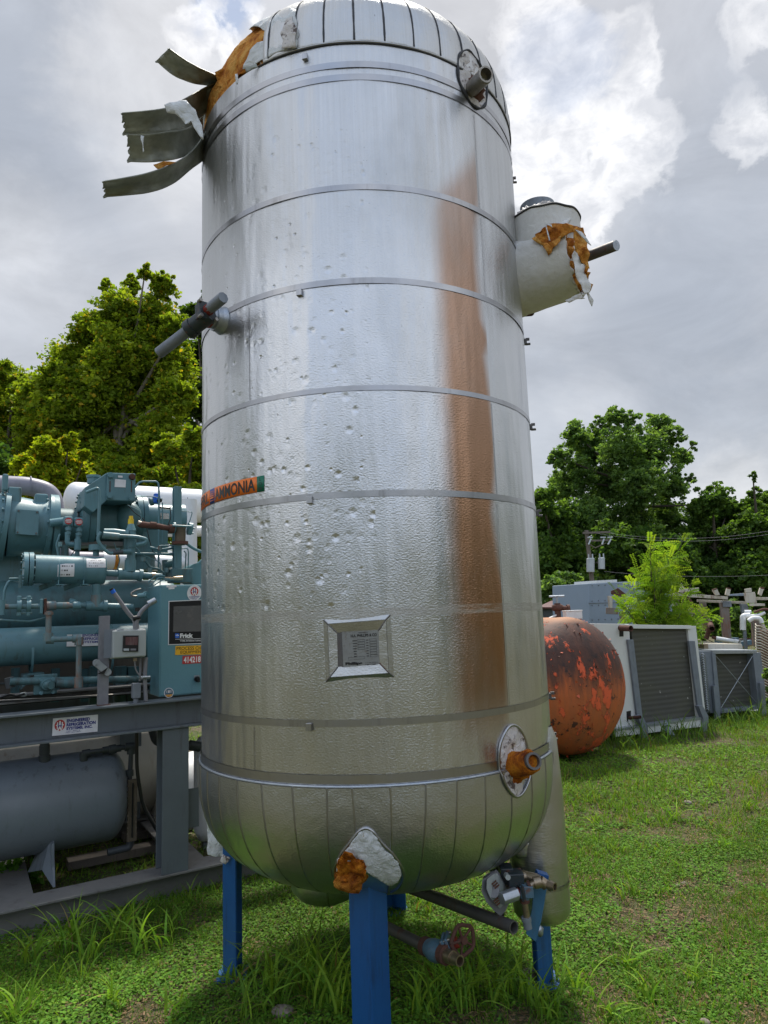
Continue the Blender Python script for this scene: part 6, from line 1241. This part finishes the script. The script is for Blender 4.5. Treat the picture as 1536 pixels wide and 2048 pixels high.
for (a, b, sag) in (((1215, 1066), (1620, 1045), .5), ((1208, 1143), (1640, 1143), .25), ((1180, 1064), (1620, 1052), .6)):
    p0, p1 = Pp(*a, -.2), atY(b[0], b[1], 33); MB().tube([p0.lerp(p1, t/16)-V(0, 0, sag*4*(t/16)*(1-t/16)) for t in range(17)], .006, 5).put('wire', M['conduit'], pw_)
# ------------------------------------------------------------------ trees
def tree(name, label, base, blobs, nleaf, ls, col, mat='leaf', bark='bark', trunk_r=.25, group='trees around the yard', droop=.0, clump=.34, seed=1, limbs=True, kind=None, dens=1.0, colvar=.35, cat='tree'):
    r = np.random.default_rng(seed); base = Vector(base)
    t = thing(name, base, label, cat, group) if kind is None else None
    vol = np.array([b[3]**2 for b in blobs]); vol = vol/vol.sum(); VV, CC = [], []
    mb = MB(); top = max(blobs, key=lambda b: b[2]); mid = Vector((sum(b[0] for b in blobs)/len(blobs), sum(b[1] for b in blobs)/len(blobs), base.z+(top[2]-base.z)*.45))
    if limbs: mb.tube([base, base.lerp(mid, .5)+V(.1, 0, 0), mid, mid.lerp(Vector(top[:3]), .6), Vector(top[:3])], [trunk_r, trunk_r*.8, trunk_r*.6, trunk_r*.3, trunk_r*.1], 10)
    for b, vf_ in zip(blobs, vol):
        c = np.array(b[:3]); R3 = np.array([b[3], b[3], b[3]*(b[4] if len(b) > 4 else 1)]); n = max(40, int(nleaf*vf_)); ns = max(6, int(n/34))
        if limbs:
            k = random.uniform(.35, .8); st_ = base.lerp(mid, .5+k*.5) if b[2] < mid.z+1 else mid.lerp(Vector(top[:3]), k*.5); mb.tube([st_, st_.lerp(Vector(b[:3]), .55)+V(0, 0, -.05*b[3]), Vector(b[:3])], [trunk_r*.32, trunk_r*.2, trunk_r*.06], 6)
        d = r.normal(size=(ns, 3)); d /= np.linalg.norm(d, axis=1)[:, None]; rad = r.random(ns)**.42; sc_ = c+d*R3*rad[:, None]*(.72+.62*r.random((ns, 1))**1.3)
        if limbs:
            for q in sc_[::3]: mb.tube([Vector(b[:3]), Vector(q)], [trunk_r*.055, trunk_r*.02], 4, cap=False)
        m = n//ns; cl = b[3]*clump*.82*(.45+.9*r.random(ns)); off = r.normal(size=(ns, m, 3)); off /= (1+.35*np.linalg.norm(off, axis=2)[:, :, None]); P_0 = sc_[:, None, :]+off*cl[:, None, None]*np.array([1, 1, .72]); P_0 = P_0.reshape(-1, 3); nn = len(P_0)
        nrm = r.normal(size=(nn, 3))*.75+np.array([0, 0, .8]); nrm /= np.linalg.norm(nrm, axis=1)[:, None]; a = r.normal(size=(nn, 3)); a -= nrm*(a*nrm).sum(1)[:, None]; a /= np.linalg.norm(a, axis=1)[:, None]; bb = np.cross(nrm, a)
        s = (ls*(.55+.8*r.random(nn)))[:, None]/2; q4_ = np.stack([P_0-a*s, P_0-bb*s*.72+nrm*s*.12, P_0+a*s*1.15-nrm*s*.2, P_0+bb*s*.72+nrm*s*.12], 1); VV.append(q4_.reshape(-1, 3))
        cc_ = np.repeat(r.random(ns), m); base_c = np.array(col[0])*(1-cc_[:, None])+np.array(col[1])*cc_[:, None]; base_c = base_c*(1+colvar*(r.random((nn, 1))*2-1))
        if len(col) > 2: y_ = r.random(nn) < .05; base_c[y_] = np.array(col[2])
        CC.append(np.repeat(base_c, 4, 0))
    VV = np.concatenate(VV); CC = np.concatenate(CC); Fq = np.arange(len(VV)).reshape(-1, 4)
    if t is None:
        o = npmesh(name, VV, Fq, M[mat], CC); tag(o, label, kind='stuff'); return o
    o = npmesh('crown', VV-np.array(base), Fq, M[mat], CC); o.parent = t
    if limbs: mb.put('trunk', M[bark], t)
    return t
def bl(Y, *a):      # blobs given as picture place and radius at distance Y
    o = []
    for i, q in enumerate(a):
        y = Y+((i*37) % 7-3)*.045*Y*.35; p = atY(q[0], q[1], y); o.append((p.x, p.y, p.z, q[2]/FPX*y, q[3] if len(q) > 3 else 1))
    return o
YG = ((.125, .20, .02), (.26, .33, .03), (.46, .34, .03)); DG = ((.055, .115, .028), (.11, .19, .042)); MG = ((.09, .17, .055), (.17, .27, .08)); DK = ((.045, .10, .026), (.09, .16, .038))
b0 = gnd(275, 1400); 
tree('sycamore_tree', 'tall yellow green sycamore with a pointed top, left of the silver tank', (atY(275, 1240, 21).x, 21, 0),
     bl(21, (290, 545, 16, 1.3), (325, 570, 26), (262, 572, 18, 1.3), (212, 572, 14, 1.5), (240, 620, 42), (310, 640, 48), (190, 665, 44), (350, 660, 30), (250, 710, 62), (330, 730, 55), (150, 730, 48), (110, 765, 38), (200, 790, 66), (290, 810, 66), (350, 790, 40), (130, 830, 60), (75, 800, 36), (230, 880, 60), (320, 880, 52), (160, 900, 50), (290, 940, 50), (250, 950, 46), (210, 930, 46), (330, 960, 46), (190, 990, 50), (270, 1010, 50), (350, 1020, 46)), 190000, .125, YG, trunk_r=.28, bark='bark_pale', seed=11, clump=.30)
tree('sycamore_tree', 'broad yellow green tree at the left edge, lower than the pointed sycamore', (atY(20, 1240, 23).x, 23, 0),
     bl(23, (-8, 742, 26), (30, 765, 24), (62, 775, 24), (10, 760, 34), (50, 790, 34), (-30, 800, 50), (15, 850, 56), (70, 860, 44), (-20, 930, 60), (50, 950, 50), (-60, 860, 50), (-90, 780, 50)), 60000, .135, YG, trunk_r=.24, seed=12, clump=.30)
tree('young_sycamore', 'bright yellow green young tree just above the mauve pipe', (atY(110, 1240, 14).x, 14, 0),
     bl(14, (92, 900, 26, 1.2), (50, 935, 26), (130, 930, 34), (160, 960, 30), (90, 965, 40), (130, 1010, 40), (50, 1000, 34), (170, 910, 12), (137, 885, 14, 1.3)), 46000, .09, ((.17, .25, .016), (.32, .36, .02), (.46, .30, .02)), trunk_r=.1, seed=13)
tree('dark_tree', 'dark green tree filling the gap beside the silver tank, behind the yellow green sycamore', (atY(395, 1240, 27).x, 27, 0),
     bl(27, (395, 640, 32), (420, 600, 26), (400, 720, 40), (375, 800, 44), (420, 800, 50), (390, 900, 54), (360, 990, 50), (430, 960, 50), (470, 700, 60)), 30000, .2, ((.03, .065, .012), (.07, .12, .02)), trunk_r=.25, seed=14, clump=.28)
tree('yellow_green_tree', 'yellow green tree low beside the silver tank above the white vessel', (atY(360, 1240, 17).x, 17, 0),
     bl(17, (345, 905, 30), (385, 880, 26), (400, 940, 34), (330, 960, 34), (370, 1010, 40), (395, 1080, 40), (330, 1040, 36), (385, 1160, 36)), 44000, .11, YG, trunk_r=.14, seed=15)
tree('dark_tree', 'dark tree low at the far left behind the mauve pipe', (atY(0, 1240, 18).x, 18, 0), bl(18, (-10, 930, 40), (20, 1000, 40), (-30, 1010, 50), (80, 1060, 50), (180, 1040, 50), (250, 1060, 50), (160, 1110, 50), (290, 1120, 40), (30, 1100, 50)), 20000, .17, DK, trunk_r=.16, seed=16)
# right
tree('cottonwood_tree', 'tallest broad green tree on the right, with sky showing through its crown', (atY(1245, 1240, 48).x, 48, 0),
     bl(48, (1235, 833, 26), (1262, 845, 22), (1205, 850, 22), (1320, 850, 28), (1345, 870, 24), (1150, 868, 30), (1180, 900, 42), (1240, 895, 46), (1300, 900, 44), (1360, 915, 26), (1385, 890, 10), (1120, 915, 26), (1150, 960, 44), (1215, 975, 46), (1280, 970, 50), (1345, 970, 34), (1380, 955, 12), (1110, 985, 26), (1180, 1030, 44), (1260, 1040, 50), (1335, 1035, 46), (1390, 1010, 12)), 68000, .22, MG, trunk_r=.42, seed=21, clump=.23)
tree('dark_tree', 'dark green tree behind the silver tank, left of the utility pole', (atY(1110, 1240, 44).x, 44, 0),
     bl(44, (1085, 1000, 30), (1110, 1040, 40), (1070, 1060, 40), (1140, 1080, 40), (1090, 1120, 46), (1150, 1140, 44), (1100, 1190, 46), (1175, 1190, 44)), 34000, .27, DG, trunk_r=.3, seed=22)
tree('dark_tree', 'dark green tree behind the utility pole and sapling, below the broad tall tree', (atY(1270, 1240, 43).x, 43, 0),
     bl(43, (1220, 1090, 40), (1280, 1095, 44), (1230, 1150, 46), (1300, 1150, 46), (1340, 1110, 40), (1250, 1200, 46), (1340, 1195, 46), (1370, 1150, 30)), 34000, .27, DK, trunk_r=.3, seed=23)
tree('dark_tree', 'rounded dark tree between the broad tall tree and the right edge', (atY(1430, 1240, 46).x, 46, 0),
     bl(46, (1425, 1000, 30), (1400, 1020, 24), (1455, 1020, 26), (1420, 1060, 44), (1470, 1070, 34), (1400, 1120, 40), (1450, 1130, 44), (1420, 1180, 46), (1390, 1075, 30)), 34000, .27, DG, trunk_r=.3, seed=24, clump=.28)
tree('dark_tree', 'dark tree with a thin spire at the far right', (atY(1510, 1240, 45).x, 45, 0),
     bl(45, (1506, 955, 7, 2.2), (1507, 985, 12, 1.6), (1500, 1020, 28), (1540, 1010, 30), (1520, 1060, 40), (1485, 1100, 36), (1540, 1110, 44), (1500, 1150, 46), (1560, 1160, 50), (1490, 1200, 44)), 34000, .27, DG, trunk_r=.3, seed=25, clump=.28)
tree('green_bush', 'lighter green bush behind the pipe rack at the right edge', (atY(1500, 1300, 15).x, 15, 0), bl(15, (1470, 1235, 26), (1500, 1250, 30), (1440, 1260, 24), (1530, 1270, 26), (1465, 1280, 26), (1395, 1270, 18)), 9000, .10, MG, trunk_r=.05, seed=26, cat='bush')
tree('green_bush', 'leafy bush at the foot of the dark trees beside the shed', (atY(1130, 1240, 28).x, 28, 0), bl(28, (1105, 1180, 26), (1135, 1165, 24), (1150, 1190, 22), (1090, 1220, 26), (1130, 1215, 20)), 9000, .17, MG, trunk_r=.08, seed=27, cat='bush')
tree('weed_clump', 'tall weeds growing at the right edge beyond the coil stack', (atY(1530, 1400, 9.5).x, 9.5, 0), bl(9.6, (1538, 1350, 9, 1.6), (1543, 1380, 10, 1.4), (1538, 1405, 10)), 900, .07, MG, trunk_r=.02, seed=28, cat='weeds')
tag(tree('woodland', None, (0, 0, 0), [(x, y, z, r_) for x, y, z, r_ in [(rng.uniform(-60, 60), -rng.uniform(22, 32), rng.uniform(1, 6), rng.uniform(2.5, 4)) for _ in range(60)]+[(s*rng.uniform(34, 44), rng.uniform(-40, 30), rng.uniform(1, 7), rng.uniform(3, 5)) for s in (-1, 1) for _ in range(26)]], 60000, .9, DG, limbs=False, kind='stuff', seed=31), kind='stuff')
tag(tree('far_woodland', None, (0, 0, 0), [(x, y, z, r_) for x, y, z, r_ in [(-46+i*4.6+rng.uniform(-1, 1), 58+rng.uniform(-3, 3), z_+rng.uniform(-1, 1), 3.6) for i in range(21) for z_ in (2, 5.5)]], 44000, .5, DK, limbs=False, kind='stuff', seed=32), kind='stuff')
# sapling with feathery compound leaves
sx, sy = atY(1312, 1250, 10.2).x, 10.2
sap = thing('sapling', (sx, sy, 0), 'bright lime green feathery sapling growing behind the white coil unit', 'tree')
stem = MB(); LV, LC = [], []
tips = [(1365, 1082), (1300, 1085), (1340, 1115), (1385, 1162), (1320, 1120), (1275, 1140), (1262, 1165), (1238, 1190), (1290, 1150), (1350, 1140), (1330, 1160), (1300, 1180), (1270, 1200), (1250, 1215), (1345, 1190), (1365, 1200), (1310, 1210), (1285, 1225), (1335, 1220), (1360, 1225), (1240, 1205), (1320, 1090), (1350, 1100), (1395, 1230), (1370, 1215), (1310, 1135), (1335, 1135), (1300, 1120), (1420, 1225), (1390, 1250)]
rr2 = np.random.default_rng(5)
for i, (x, y) in enumerate(tips):
    p1 = atY(x, y, sy+rr2.uniform(-.5, .5)); p0 = V(sx+(p1.x-sx)*.12, sy, max(.9, p1.z-.35-.55*abs(p1.x-sx)-.3)); pm = p0.lerp(p1, .55)+V(0, 0, .03); stem.tube([V(sx, sy, 0.1), p0, pm, p1], [.016, .011, .006, .002], 6)
    for k in range(30):
        t = .10+.90*k/29; q = p0.lerp(p1, t); d = Vector((rr2.normal(), rr2.normal()*.8, rr2.normal()*.5+.35)).normalized() if k < 29 else (p1-p0).normalized(); L0 = rr2.uniform(.14, .30)
        side = d.cross(Vector((rr2.normal(), rr2.normal(), rr2.normal()))).normalized(); nl = 9; c_ = np.array(((.17, .28, .03), (.12, .23, .022), (.23, .33, .035))[rr2.integers(3)])*rr2.uniform(.75, 1.2)
        for j in range(nl):
            for s in (-1, 1):
                o = q+d*(L0*(j+1)/nl)-V(0, 0, .05*(j/nl)**2); e = (side*s+d*.35).normalized()*rr2.uniform(.034, .052); wv_ = d*.011; LV.append([o, o+e*.5-wv_, o+e-V(0, 0, .008), o+e*.5+wv_]); LC += [c_]*4
LVn = np.array([[tuple(v) for v in l] for l in LV]).reshape(-1, 3)-np.array([sx, sy, 0]); lf = npmesh('foliage', LVn, np.arange(len(LVn)).reshape(-1, 4), M['leaf'], np.array(LC)); lf.parent = sap; stem.put('stem', M['bark'], sap)
# broadleaf weed under the frame at the left, stones
wd = gnd(30, 1770)
tree('leafy_weed', 'low broad leaved weed inside the grey frame at the left edge', (wd.x, wd.y, 0), [(wd.x-.03, wd.y, .07, .12, .6), (wd.x+.09, wd.y-.03, .06, .09, .6)], 260, .055, ((.08, .2, .03), (.12, .26, .04)), trunk_r=.006, seed=33, group=None, clump=.6, cat='weed')
for i, (x, y, s, l) in enumerate(((565, 2030, .045, 'brown stone in the bare soil at the bottom edge, left of the front blue leg'), (1375, 1605, .035, 'pale flat stone in the grass, upper right'), (1370, 1772, .022, 'small grey pebble in the bare patch right of centre'), (1355, 1775, .018, 'smaller pale pebble beside the grey pebble'), (1368, 1888, .022, 'pale pebble low in the right grass'), (1410, 2040, .025, 'pale stone at the bottom edge on the right'), (1385, 1962, .022, 'flat pebble in bare soil near the lower right'), (1055, 1957, .045, 'dusty stone lying beside the foot of the right blue leg'))):
    g = gnd(x, y); tag(MB().blob((g.x, g.y, hz(g.x, g.y)+s*.25), (s, s*.75, s*.5), .3, i*3+1, 2).put('stone', M['stone']), l, 'stone', 'stones in the grass')
